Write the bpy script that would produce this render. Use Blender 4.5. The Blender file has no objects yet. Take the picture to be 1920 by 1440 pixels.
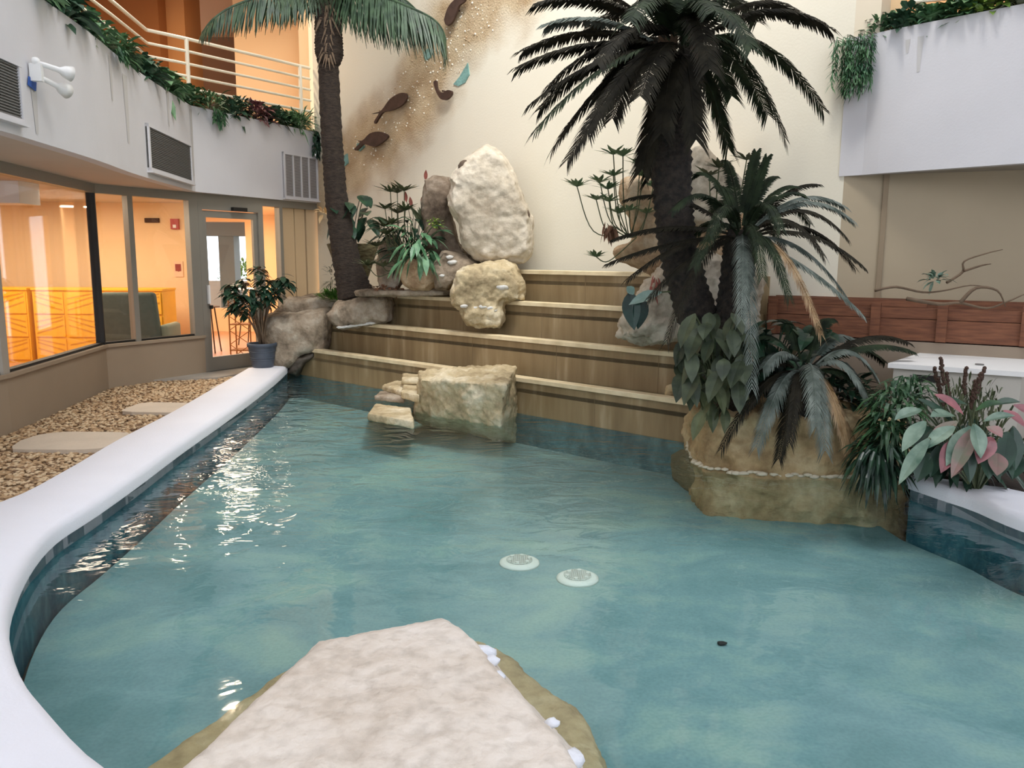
import bpy, bmesh, math, random
from mathutils import Vector, Matrix, noise, Quaternion
random.seed(7)
SC = bpy.context.scene
COL = SC.collection
# ------------------------------------------------------------------ camera
FPX = 1500.0
CAMZ = 1.58
PITCH = math.radians(8.9)
ROLL = math.radians(0.4)
CAM = Vector((0, 0, CAMZ))
F = Vector((0, math.cos(PITCH), -math.sin(PITCH)))
R0 = Vector((1, 0, 0)); U0 = Vector((0, math.sin(PITCH), math.cos(PITCH)))
RX = R0*math.cos(ROLL) + U0*math.sin(ROLL)
UX = -R0*math.sin(ROLL) + U0*math.cos(ROLL)
cd = bpy.data.cameras.new('camera'); cam = bpy.data.objects.new('camera', cd); COL.objects.link(cam)
cd.sensor_width = 36; cd.lens = FPX/1920*36; cd.clip_end = 200
m3 = Matrix((RX, UX, -F)).transposed()
cam.matrix_world = Matrix.Translation(CAM) @ m3.to_4x4()
SC.camera = cam
# ------------------------------------------------------------------ world, lights, exposure
w = bpy.data.worlds.new('daylight'); SC.world = w; w.use_nodes = True
bg = w.node_tree.nodes['Background']; bg.inputs[0].default_value = (0.90, 0.96, 1.06, 1); bg.inputs[1].default_value = 2.9
def area(name, loc, rot, sx, sy, power, color=(1, 1, 1)):
    l = bpy.data.lights.new(name, 'AREA'); l.shape = 'RECTANGLE'; l.size = sx; l.size_y = sy
    l.energy = power; l.color = color
    o = bpy.data.objects.new(name, l); COL.objects.link(o); o.location = loc; o.rotation_euler = rot
    return o
ORANGE = (1.0, 0.84, 0.66)
area('lobby_light', (-6.6, 10.6, 2.36), (0, 0, 0), 2.4, 1.6, 150, ORANGE)
area('hall_light', (-5.1, 14.6, 2.36), (0, 0, 0), 1.2, 2.4, 130, (1.0, .84, .66))
area('side_room_light', (-3.8, 13.6, 2.36), (0, 0, 0), 0.5, 0.6, 25, (1.0, .84, .66))
area('upper_corridor_light', (-4.6, 12.2, 5.7), (0, 0, 0), 0.22, 0.22, 42, (1.0, .80, .56))
area('upper_corridor_light', (-6.2, 9.6, 5.75), (0, 0, 0), 1.2, 2.0, 22, (1.0, .80, .56))
area('upper_balcony_light', (5.2, 8.2, 5.6), (0, 0, 0), 1.5, 1.5, 40, (1.0, .80, .56))
def aimed(name, loc, tgt, size, power, color, spread=1.6):
    o = area(name, loc, (0, 0, 0), size, size, power, color); o.data.spread = spread
    o.rotation_euler = (Vector(tgt)-Vector(loc)).to_track_quat('-Z', 'Y').to_euler(); return o
aimed('wall_wash_light', (1.0, 5.2, 9.0), (0.6, 9.2, 2.2), 1.2, 95, (1.0, .97, .90), 1.5)
aimed('wall_wash_light', (-0.8, 5.6, 9.2), (-1.4, 11.2, 3.6), 1.2, 40, (1.0, .97, .90), 1.5)
VS = SC.view_settings
VS.view_transform = 'Standard'; VS.look = 'None'; VS.gamma = 1; VS.use_curve_mapping = False
VS.exposure = 0.0
# ------------------------------------------------------------------ pixel -> place
def ray(px, py): return F + RX*((px-960)/FPX) + UX*((720-py)/FPX)
def PY(px, py, Y):
    d = ray(px, py); return CAM + d*(Y/d.y)
def PZ(px, py, z):
    d = ray(px, py); return CAM + d*((z-CAMZ)/d.z)
WK = 0.898
def PL(px, py, c):                    # on the vertical plane y = c - WK*x  (all cascade planes)
    d = ray(px, py); return CAM + d*(c/(d.y+WK*d.x))
WN = Vector((-WK, -1, 0)).normalized()     # the wall's normal, towards the viewer
WU = Vector((1, -WK, 0)).normalized()      # along the wall, to the right
def V(*a): return Vector(a)
def rnd(a, b): return random.uniform(a, b)
# ------------------------------------------------------------------ materials
def lin(c):
    return tuple(((x/255)/12.92 if x/255 <= .04045 else (((x/255)+.055)/1.055)**2.4) for x in c)
MATS = {}
def mat(name, rgb, rough=.7, var=0, vscale=5, rgb2=None, bump=0, bscale=30, metal=0, spec=.5, stretch=None, sheen=0, detail=6, emit=0, trans=0):
    if name in MATS: return MATS[name]
    m = bpy.data.materials.new(name); MATS[name] = m; m.use_nodes = True
    nt = m.node_tree; b = nt.nodes['Principled BSDF']
    b.inputs['Roughness'].default_value = rough; b.inputs['Metallic'].default_value = metal
    b.inputs['Specular IOR Level'].default_value = spec
    c = lin(rgb)+(1,)
    b.inputs['Base Color'].default_value = c
    tc = nt.nodes.new('ShaderNodeTexCoord'); mp = nt.nodes.new('ShaderNodeMapping')
    nt.links.new(tc.outputs['Object'], mp.inputs[0])
    if stretch: mp.inputs['Scale'].default_value = stretch
    if var or rgb2:
        n = nt.nodes.new('ShaderNodeTexNoise'); n.inputs['Scale'].default_value = vscale; n.inputs['Detail'].default_value = detail
        nt.links.new(mp.outputs[0], n.inputs['Vector'])
        r = nt.nodes.new('ShaderNodeValToRGB'); nt.links.new(n.outputs[0], r.inputs[0])
        r.color_ramp.elements[0].position = .35; r.color_ramp.elements[1].position = .65
        c2 = (lin(rgb2)+(1,)) if rgb2 else tuple(x*(1-var) for x in c[:3])+(1,)
        r.color_ramp.elements[0].color = c2; r.color_ramp.elements[1].color = c
        nt.links.new(r.outputs[0], b.inputs['Base Color'])
    if bump:
        n2 = nt.nodes.new('ShaderNodeTexNoise'); n2.inputs['Scale'].default_value = bscale; n2.inputs['Detail'].default_value = 8
        nt.links.new(mp.outputs[0], n2.inputs['Vector'])
        bp = nt.nodes.new('ShaderNodeBump'); bp.inputs['Strength'].default_value = bump; bp.inputs['Distance'].default_value = .02
        nt.links.new(n2.outputs[0], bp.inputs['Height']); nt.links.new(bp.outputs[0], b.inputs['Normal'])
    if emit:
        b.inputs['Emission Color'].default_value = c; b.inputs['Emission Strength'].default_value = emit
    return m
M_FASCIA = mat('white_plaster', (214, 211, 212), .85, .04, 2, bump=.06, bscale=60)
M_SOFFIT = mat('soffit_plaster', (200, 188, 174), .9, .05, 2)
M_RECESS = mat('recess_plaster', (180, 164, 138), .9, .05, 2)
M_LOWALL = mat('low_wall_plaster', (156, 138, 116), .85, .06, 2)
M_ORANGE = mat('orange_paint', (236, 202, 156), .9)
M_BROWN = mat('brown_paint', (150, 96, 48), .9)
M_GREYWALL = mat('grey_brown_paint', (150, 118, 90), .9)
M_DARKB = mat('dark_brown', (70, 48, 36), .8)
M_FRAME = mat('grey_aluminium', (150, 146, 136), .45, metal=.35)
M_BLACK = mat('black_rubber', (28, 26, 22), .6)
M_WHITE = mat('white_paint', (232, 230, 226), .5)
M_CONC = mat('concrete', (168, 160, 148), .9, .12, 3, bump=.15)
M_COPING = mat('coping_white', (236, 236, 242), .7, .02, 3, bump=.12, bscale=90)
M_LIP = mat('limestone_lip', (236, 218, 180), .6, rgb2=(216, 196, 156), vscale=6, bump=.15, bscale=60)
M_GROUT = mat('grout_white', (212, 210, 204), .8, bump=.5, bscale=30)
M_GROUTW = mat('grout_bright', (232, 234, 240), .8, bump=.5, bscale=30)
M_SOIL = mat('soil', (52, 40, 30), .95, .3, 8, bump=.6)
M_SALMON = mat('salmon_floor', (196, 142, 104), .35, .06, 2)
M_RAIL = mat('cream_rail', (242, 232, 208), .45)
M_GREY = mat('vent_grey', (120, 118, 114), .7)
M_POT = mat('slate_pot', (72, 80, 92), .55, .1, 6)
M_YEL = mat('yellow_cabinet', (238, 172, 40), .5, .05, 4)
M_YEL2 = mat('ochre_cabinet', (206, 136, 34), .5)
M_CHAIR = mat('grey_green_upholstery', (92, 100, 90), .9, .1, 20)
M_CHAIRARM = mat('sage_upholstery', (140, 140, 118), .9)
M_FISH = mat('rusted_copper', (88, 66, 56), .6, .3, 14, metal=.3)
M_BLUE = mat('blue_tape', (38, 84, 160), .6)
M_REDWOOD = mat('redwood_boards', (130, 82, 54), .7, rgb2=(102, 60, 38), vscale=4, stretch=(1.5, 1.5, 14), bump=.2, bscale=20)
M_RED = mat('red_device', (176, 60, 48), .5)
M_BARK = mat('palm_bark', (66, 54, 44), .95, rgb2=(38, 30, 24), vscale=18, bump=1, bscale=45, stretch=(1, 1, 3))
M_CYBARK = mat('cycad_bark', (58, 50, 42), .95, rgb2=(28, 25, 22), vscale=20, bump=1, bscale=50)
M_TWIG = mat('twig_brown', (112, 92, 72), .85, .3, 20)
def leafm(name, rgb, rgb2=None, rough=.45, spec=.4, var=.3):
    m = mat(name, rgb, rough, var, 9, rgb2, spec=spec)
    return m
L_SAGO = leafm('sago_leaf_backlit', (46, 43, 33), (27, 25, 19), .75, .12)  # brown leaf colour darkened to stand in for the backlit crown
L_SAGO2 = leafm('sago_leaf_green', (46, 58, 38), (26, 34, 24), .7, .15)
L_SAGOB = leafm('sago_leaf_bluish', (114, 122, 114), (66, 76, 68), .65, .25)
L_TAN = leafm('sago_leaf_tan', (168, 140, 104), (112, 86, 54))
L_PALM = leafm('palm_leaf', (70, 92, 66), (40, 58, 42))
L_DARK = leafm('leaf_dark', (44, 74, 52), (24, 44, 34), .3)
L_MID = leafm('leaf_mid', (66, 100, 62), (36, 66, 44), .4)
L_IVY = leafm('leaf_ivy', (88, 128, 84), (42, 80, 54), .45)
L_LIGHT = leafm('leaf_light', (150, 182, 146), (76, 124, 86), .35)
L_LIME = leafm('leaf_lime', (150, 170, 80), (96, 128, 50), .5)
L_MOSS = leafm('fern_green', (88, 134, 40), (48, 86, 24), .7)
L_PURP = leafm('leaf_purple', (136, 80, 84), (84, 62, 62), .4)
L_STRIPE = leafm('leaf_silver_striped', (130, 150, 132), (66, 96, 80), .35)
L_OLIVE = leafm('leaf_olive', (104, 110, 78), (62, 72, 46), .5)
L_REDF = leafm('flower_red', (170, 98, 84), (130, 70, 58), .5)
L_BROWNL = leafm('leaf_brown', (150, 110, 84), (100, 70, 50), .7)

def stone_mat(name, base, dark, light, s=2.2):
    m = bpy.data.materials.new(name); m.use_nodes = True; nt = m.node_tree; b = nt.nodes['Principled BSDF']
    b.inputs['Roughness'].default_value = .85; b.inputs['Specular IOR Level'].default_value = .25
    tc = nt.nodes.new('ShaderNodeTexCoord')
    n1 = nt.nodes.new('ShaderNodeTexNoise'); n1.inputs['Scale'].default_value = s; n1.inputs['Detail'].default_value = 10; n1.inputs['Roughness'].default_value = .65
    n2 = nt.nodes.new('ShaderNodeTexNoise'); n2.inputs['Scale'].default_value = s*7; n2.inputs['Detail'].default_value = 8
    for n in (n1, n2): nt.links.new(tc.outputs['Object'], n.inputs['Vector'])
    r = nt.nodes.new('ShaderNodeValToRGB'); nt.links.new(n1.outputs[0], r.inputs[0]); e = r.color_ramp.elements
    e[0].position = .32; e[0].color = lin(dark)+(1,); e[1].position = .5; e[1].color = lin(base)+(1,)
    k = e.new(.66); k.color = lin(light)+(1,)
    mx = nt.nodes.new('ShaderNodeMixRGB'); mx.blend_type = 'MULTIPLY'; mx.inputs[0].default_value = .35
    r2 = nt.nodes.new('ShaderNodeValToRGB'); r2.color_ramp.elements[0].position = .3; r2.color_ramp.elements[0].color = (.45, .42, .38, 1); r2.color_ramp.elements[1].position = .55
    nt.links.new(n2.outputs[0], r2.inputs[0]); nt.links.new(r.outputs[0], mx.inputs[1]); nt.links.new(r2.outputs[0], mx.inputs[2])
    nt.links.new(mx.outputs[0], b.inputs['Base Color'])
    bp = nt.nodes.new('ShaderNodeBump'); bp.inputs['Strength'].default_value = .6; bp.inputs['Distance'].default_value = .03
    nt.links.new(n2.outputs[0], bp.inputs['Height']); nt.links.new(bp.outputs[0], b.inputs['Normal'])
    return m
S_PALE = stone_mat('pale_limestone', (200, 188, 168), (152, 138, 118), (224, 214, 196), 2)
S_TAN = stone_mat('tan_limestone', (196, 178, 142), (140, 122, 92), (226, 214, 186), 2.5)
S_FRONT = stone_mat('buff_sandstone', (226, 214, 200), (212, 197, 180), (233, 223, 211), 2.5)
S_GREYB = stone_mat('grey_brown_rock', (156, 140, 120), (92, 80, 66), (186, 174, 156), 3)
S_URN = stone_mat('terracotta_rock', (182, 154, 122), (134, 104, 78), (204, 184, 156), 4)

def riser_mat():
    m = bpy.data.materials.new('cascade_riser'); m.use_nodes = True; nt = m.node_tree; b = nt.nodes['Principled BSDF']
    b.inputs['Roughness'].default_value = .55
    tc = nt.nodes.new('ShaderNodeTexCoord'); mp = nt.nodes.new('ShaderNodeMapping')
    mp.inputs['Scale'].default_value = (5, 5, .7); nt.links.new(tc.outputs['Object'], mp.inputs[0])
    n = nt.nodes.new('ShaderNodeTexNoise'); n.inputs['Scale'].default_value = 1.6; n.inputs['Detail'].default_value = 8
    nt.links.new(mp.outputs[0], n.inputs['Vector'])
    r = nt.nodes.new('ShaderNodeValToRGB'); e = r.color_ramp.elements
    e[0].position = .3; e[0].color = lin((132, 110, 76))+(1,); e[1].position = .58; e[1].color = lin((152, 130, 94))+(1,)
    k = e.new(.75); k.color = lin((178, 158, 124))+(1,)
    nt.links.new(n.outputs[0], r.inputs[0]); nt.links.new(r.outputs[0], b.inputs['Base Color'])
    return m
M_RISER = riser_mat()

def pool_mat(name, a, b_, c_, s=1.3, fine=.25):
    m = bpy.data.materials.new(name); m.use_nodes = True; nt = m.node_tree; b = nt.nodes['Principled BSDF']
    b.inputs['Roughness'].default_value = .8; b.inputs['Specular IOR Level'].default_value = .1
    tc = nt.nodes.new('ShaderNodeTexCoord'); mp = nt.nodes.new('ShaderNodeMapping'); mp.inputs['Scale'].default_value = (1, 1.4, 1)
    nt.links.new(tc.outputs['Object'], mp.inputs[0])
    n = nt.nodes.new('ShaderNodeTexNoise'); n.inputs['Scale'].default_value = s; n.inputs['Detail'].default_value = 9; n.inputs['Roughness'].default_value = .6
    n.inputs['Distortion'].default_value = .4
    nt.links.new(mp.outputs[0], n.inputs['Vector'])
    r = nt.nodes.new('ShaderNodeValToRGB'); e = r.color_ramp.elements
    e[0].position = .35; e[0].color = lin(a)+(1,); e[1].position = .5; e[1].color = lin(b_)+(1,)
    k = e.new(.64); k.color = lin(c_)+(1,)
    nt.links.new(n.outputs[0], r.inputs[0])
    n2 = nt.nodes.new('ShaderNodeTexNoise'); n2.inputs['Scale'].default_value = 60; n2.inputs['Detail'].default_value = 6
    nt.links.new(tc.outputs['Object'], n2.inputs['Vector'])
    r2 = nt.nodes.new('ShaderNodeValToRGB'); r2.color_ramp.elements[0].position = .35; r2.color_ramp.elements[0].color = (.55, .6, .6, 1); r2.color_ramp.elements[1].position = .6
    nt.links.new(n2.outputs[0], r2.inputs[0])
    mx = nt.nodes.new('ShaderNodeMixRGB'); mx.blend_type = 'MULTIPLY'; mx.inputs[0].default_value = fine
    nt.links.new(r.outputs[0], mx.inputs[1]); nt.links.new(r2.outputs[0], mx.inputs[2])
    nt.links.new(mx.outputs[0], b.inputs['Base Color'])
    return m
M_POOLFLOOR = pool_mat('teal_plaster', (116, 152, 152), (132, 166, 166), (152, 182, 172))
M_POOLWALL = pool_mat('shaded_teal_tile', (40, 82, 96), (58, 104, 116), (84, 128, 136), 5)  # teal tile, its colour deepened with the shadow under the coping

def schlick(nt, f0):
    lw = nt.nodes.new('ShaderNodeLayerWeight'); lw.inputs['Blend'].default_value = .5
    p = nt.nodes.new('ShaderNodeMath'); p.operation = 'POWER'; p.inputs[1].default_value = 5; nt.links.new(lw.outputs['Facing'], p.inputs[0])
    a = nt.nodes.new('ShaderNodeMath'); a.operation = 'MULTIPLY_ADD'; a.inputs[1].default_value = 1-f0; a.inputs[2].default_value = f0
    nt.links.new(p.outputs[0], a.inputs[0]); return lw, a
def water_mat():
    m = bpy.data.materials.new('pool_water_surface'); m.use_nodes = True; nt = m.node_tree; nt.nodes.clear()
    out = nt.nodes.new('ShaderNodeOutputMaterial'); mix = nt.nodes.new('ShaderNodeMixShader')
    tr = nt.nodes.new('ShaderNodeBsdfTransparent'); tr.inputs[0].default_value = (.90, .965, .965, 1)
    gl = nt.nodes.new('ShaderNodeBsdfGlossy'); gl.inputs['Roughness'].default_value = .04
    lw, fr = schlick(nt, .025)
    tc = nt.nodes.new('ShaderNodeTexCoord')
    mp = nt.nodes.new('ShaderNodeMapping'); mp.inputs['Rotation'].default_value = (0, 0, .5); mp.inputs['Scale'].default_value = (1, 1.5, 1)
    nt.links.new(tc.outputs['Object'], mp.inputs[0])
    n = nt.nodes.new('ShaderNodeTexNoise'); n.inputs['Scale'].default_value = 3.2; n.inputs['Detail'].default_value = 3; n.inputs['Distortion'].default_value = .8
    nt.links.new(mp.outputs[0], n.inputs['Vector'])
    # ripples are strongest where the cascade falls in and die out towards the near edge
    sx = nt.nodes.new('ShaderNodeSeparateXYZ'); nt.links.new(tc.outputs['Object'], sx.inputs[0])
    mr = nt.nodes.new('ShaderNodeMapRange'); mr.inputs['From Min'].default_value = 3.2; mr.inputs['From Max'].default_value = 9
    mr.inputs['To Min'].default_value = .03; mr.inputs['To Max'].default_value = .6
    nt.links.new(sx.outputs['Y'], mr.inputs['Value'])
    bp = nt.nodes.new('ShaderNodeBump'); bp.inputs['Distance'].default_value = .08
    nt.links.new(mr.outputs[0], bp.inputs['Strength']); nt.links.new(n.outputs[0], bp.inputs['Height'])
    nt.links.new(bp.outputs[0], gl.inputs['Normal']); nt.links.new(bp.outputs[0], lw.inputs['Normal'])
    nt.links.new(fr.outputs[0], mix.inputs[0]); nt.links.new(tr.outputs[0], mix.inputs[1]); nt.links.new(gl.outputs[0], mix.inputs[2])
    nt.links.new(mix.outputs[0], out.inputs[0])
    return m
M_WATER = water_mat()
def glass_mat():
    m = bpy.data.materials.new('window_glass'); m.use_nodes = True; nt = m.node_tree; nt.nodes.clear()
    out = nt.nodes.new('ShaderNodeOutputMaterial'); mix = nt.nodes.new('ShaderNodeMixShader')
    tr = nt.nodes.new('ShaderNodeBsdfTransparent'); tr.inputs[0].default_value = (.93, .94, .93, 1)
    gl = nt.nodes.new('ShaderNodeBsdfGlossy'); gl.inputs['Roughness'].default_value = .02
    lw, fr = schlick(nt, .035)
    nt.links.new(fr.outputs[0], mix.inputs[0]); nt.links.new(tr.outputs[0], mix.inputs[1]); nt.links.new(gl.outputs[0], mix.inputs[2])
    nt.links.new(mix.outputs[0], out.inputs[0]); return m
M_GLASS = glass_mat()
# ------------------------------------------------------------------ mesh builder
class MB:
    def __init__(s): s.v = []; s.f = []; s.mi = []; s.m = 0
    def add(s, vs, fs):
        o = len(s.v); s.v += [tuple(v) for v in vs]
        for f in fs: s.f.append(tuple(i+o for i in f)); s.mi.append(s.m)
    def box(s, a, b):
        x0, y0, z0 = a; x1, y1, z1 = b
        s.add([(x0,y0,z0),(x1,y0,z0),(x1,y1,z0),(x0,y1,z0),(x0,y0,z1),(x1,y0,z1),(x1,y1,z1),(x0,y1,z1)],
              [(0,3,2,1),(4,5,6,7),(0,1,5,4),(1,2,6,5),(2,3,7,6),(3,0,4,7)])
    def obox(s, c, ax, ay, az):          # oriented box: centre and three half vectors
        c = Vector(c); vs = []
        for k in (-1, 1):
            for i, j in ((-1,-1),(1,-1),(1,1),(-1,1)): vs.append(c+ax*i+ay*j+az*k)
        s.add(vs, [(0,3,2,1),(4,5,6,7),(0,1,5,4),(1,2,6,5),(2,3,7,6),(3,0,4,7)])
    def prism(s, pts, z0, z1):
        n = len(pts); s.add([(p[0],p[1],z0) for p in pts]+[(p[0],p[1],z1) for p in pts],
            [tuple(reversed(range(n))), tuple(range(n, 2*n))]+[(i,(i+1)%n,n+(i+1)%n,n+i) for i in range(n)])
    def wall(s, pts, z0, z1, t):         # vertical wall along a plan polyline, thickened to its left
        n = len(pts); off = offset(pts, t)
        vs = []
        for p, q in zip(pts, off): vs += [(p[0],p[1],z0),(p[0],p[1],z1),(q[0],q[1],z1),(q[0],q[1],z0)]
        fs = [(0,1,2,3), tuple(4*(n-1)+k for k in (3,2,1,0))]
        for i in range(n-1):
            a, b = 4*i, 4*i+4
            for k in range(4): fs.append((a+k, b+k, b+(k+1)%4, a+(k+1)%4))
        s.add(vs, fs)
    def tube(s, pts, rad, n=8, cap=True):
        pts = [Vector(p) for p in pts]; m = len(pts)
        if not hasattr(rad, '__len__'): rad = [rad]*m
        vs = []; prev = None
        for i, p in enumerate(pts):
            t = (pts[min(i+1, m-1)]-pts[max(i-1, 0)]).normalized()
            if prev is None: a = t.orthogonal().normalized()
            else: a = (prev-t*prev.dot(t)); a = a.normalized() if a.length > 1e-6 else t.orthogonal().normalized()
            prev = a; b = t.cross(a)
            for k in range(n):
                an = 2*math.pi*k/n; vs.append(p+(a*math.cos(an)+b*math.sin(an))*rad[i])
        fs = [(i*n+k, i*n+(k+1)%n, (i+1)*n+(k+1)%n, (i+1)*n+k) for i in range(m-1) for k in range(n)]
        if cap: fs += [tuple(reversed(range(n))), tuple((m-1)*n+k for k in range(n))]
        s.add(vs, fs)
    def lathe(s, c, prof, n=28):         # prof: list of (r, z)
        c = Vector(c); m = len(prof); vs = []
        for r, z in prof:
            for k in range(n): an = 2*math.pi*k/n; vs.append((c.x+r*math.cos(an), c.y+r*math.sin(an), c.z+z))
        s.add(vs, [(i*n+k, i*n+(k+1)%n, (i+1)*n+(k+1)%n, (i+1)*n+k) for i in range(m-1) for k in range(n)]+[tuple(reversed(range(n))), tuple((m-1)*n+k for k in range(n))])
    def leaf(s, p, d, up, L, W, curve=.3, fold=.25, seg=4, shape=1.0):
        d = Vector(d).normalized(); side = d.cross(up)
        if side.length < 1e-4: side = d.orthogonal()
        side.normalize(); nrm = side.cross(d).normalized(); vs = []
        for i in range(seg+1):
            t = i/seg; wd = W*.5*math.sin(math.pi*min(1, (t**shape)*.93+.05)) if i < seg else 0
            c = Vector(p)+d*(L*t)-V(0, 0, 1)*(curve*L*t*t)
            vs += [c-side*wd+nrm*fold*wd, c, c+side*wd+nrm*fold*wd]
        fs = []
        for i in range(seg):
            a = 3*i; fs += [(a, a+1, a+4, a+3), (a+1, a+2, a+5, a+4)]
        s.add(vs, fs)
    def blade(s, p, d, wv, L, droop=0):    # a thin two-quad leaflet
        d = Vector(d).normalized(); p = Vector(p)
        q = p+d*L*.55-V(0, 0, droop*L*.3); e = p+d*L*.97-V(0, 0, droop*L)
        s.add([p-wv*.5, p+wv*.5, q+wv, q-wv, e+wv*.15, e-wv*.15], [(0,1,2,3), (3,2,4,5)])
    def ico(s, c, r, sub=1, sc=(1,1,1), jit=0):
        bm = bmesh.new(); bmesh.ops.create_icosphere(bm, subdivisions=sub, radius=r)
        vs = [Vector((v.co.x*sc[0], v.co.y*sc[1], v.co.z*sc[2]))*(1+rnd(-jit, jit))+Vector(c) for v in bm.verts]
        fs = [tuple(v.index for v in f.verts) for f in bm.faces]; bm.free(); s.add(vs, fs)
    def build(s, name, mats, parent=None, smooth=False, origin=None):
        me = bpy.data.meshes.new(name)
        org = Vector(origin) if origin is not None else Vector((0, 0, 0))
        if origin is not None: s.v = [tuple(Vector(v)-org) for v in s.v]
        me.from_pydata(s.v, [], s.f)
        if not isinstance(mats, (list, tuple)): mats = [mats]
        for m in mats: me.materials.append(m)
        if len(mats) > 1: me.polygons.foreach_set('material_index', s.mi)
        if smooth: me.polygons.foreach_set('use_smooth', [True]*len(me.polygons))
        me.update()
        o = bpy.data.objects.new(name, me); COL.objects.link(o)
        if parent is not None:
            o.parent = parent
            o.location = org - parent.location
        else: o.location = org
        return o
def offset(pts, t):
    out = []
    for i, p in enumerate(pts):
        a = Vector(pts[max(i-1, 0)][:2]); b = Vector(pts[i][:2]); c = Vector(pts[min(i+1, len(pts)-1)][:2])
        n1 = (b-a) if i > 0 else (c-b); n2 = (c-b) if i < len(pts)-1 else (b-a)
        n1 = Vector((-n1.y, n1.x)).normalized(); n2 = Vector((-n2.y, n2.x)).normalized()
        n = (n1+n2).normalized(); k = t/max(.4, n.dot(n1)); out.append((b.x+n.x*k, b.y+n.y*k))
    return out
def tag(o, label=None, cat=None, group=None, kind=None):
    if label: o['label'] = label
    if cat: o['category'] = cat
    if group: o['group'] = group
    if kind: o['kind'] = kind
    return o
def thing(name, label, cat, loc, group=None, kind=None):
    o = bpy.data.objects.new(name, None); COL.objects.link(o); o.location = loc; o.empty_display_size = .1
    return tag(o, label, cat, group, kind)
def struct(o, label=None):
    o['kind'] = 'structure'
    if label: o['label'] = label
    return o
def smooth_curve(pts, n=4):           # Catmull-Rom through points
    P = [Vector(p) for p in pts]; out = []
    for i in range(len(P)-1):
        a, b, c, d = P[max(i-1, 0)], P[i], P[i+1], P[min(i+2, len(P)-1)]
        for k in range(n):
            t = k/n; out.append(.5*((2*b)+(c-a)*t+(2*a-5*b+4*c-d)*t*t+(3*b-a-3*c+d)*t**3))
    out.append(P[-1]); return out
# ------------------------------------------------------------------ the setting
ZB, ZT = 2.40, 3.46           # fascia bottom and top
WALLC = 9.9
FAS = [V(-3.36,2.6,0), V(-3.38,4.2,0), V(-3.41,5.4,0), V(-3.49,6.2,0), V(-3.62,7.2,0), V(-3.79,8.1,0), V(-3.93,9.1,0), V(-4.07,10.5,0), V(-3.02,12.57,0)]
FASC = smooth_curve(FAS[:8], 3)+[FAS[8]]
mb = MB(); mb.wall(FASC, ZB, ZT, .12)
struct(mb.build('wall_left_balcony', M_FASCIA), 'white plastered balcony front curving along the left side')
FAST = offset(FASC, .12)
FASB = offset(FASC, .42)
mb = MB(); mb.wall([V(*p, 0) for p in FASB], 3.2, ZT-.02, .08)
mb.wall([V(*p, 0) for p in FAST], 3.28, 3.34, .30)
struct(mb.build('wall_left_planter_back', M_FASCIA))
# soffit below the balcony, upper floor slab
A_, B_, C_, D_ = V(-4.42,2.6,0), V(-4.5,7.05,0), V(-4.85,9.5,0), V(-4.15,10.75,0)
E_ = V(-3.58,11.62,0); G_ = V(-3.03,12.62,0)
mb = MB(); mb.prism([tuple(p) for p in FAST]+[(-3.6,13.2), (-12,13.2), (-12,2.6)][::1], 2.405, 2.46)
struct(mb.build('ceiling_left_soffit', M_SOFFIT))
mb = MB(); mb.prism([(FASB[i][0], FASB[i][1]) for i in range(len(FASB))]+[(-3.9,14.5),(-3.9,20),(-12,20),(-12,2.6)], 3.2, 3.32)
struct(mb.build('floor_upper_left', M_SALMON))
mb = MB(); mb.prism([(FASB[i][0], FASB[i][1]) for i in range(len(FASB))]+[(-3.0,14.5),(-3.0,20),(-12,20),(-12,2.6)], 6.0, 6.2)
struct(mb.build('ceiling_upper_left', M_ORANGE))
mb = MB(); mb.wall(FASC+[V(-2.95,12.75,0)], 6.0, 10, .2); struct(mb.build('wall_left_sky_blocker', M_FASCIA))  # unseen upper wall, added to keep bright sky out of the water reflection
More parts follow.
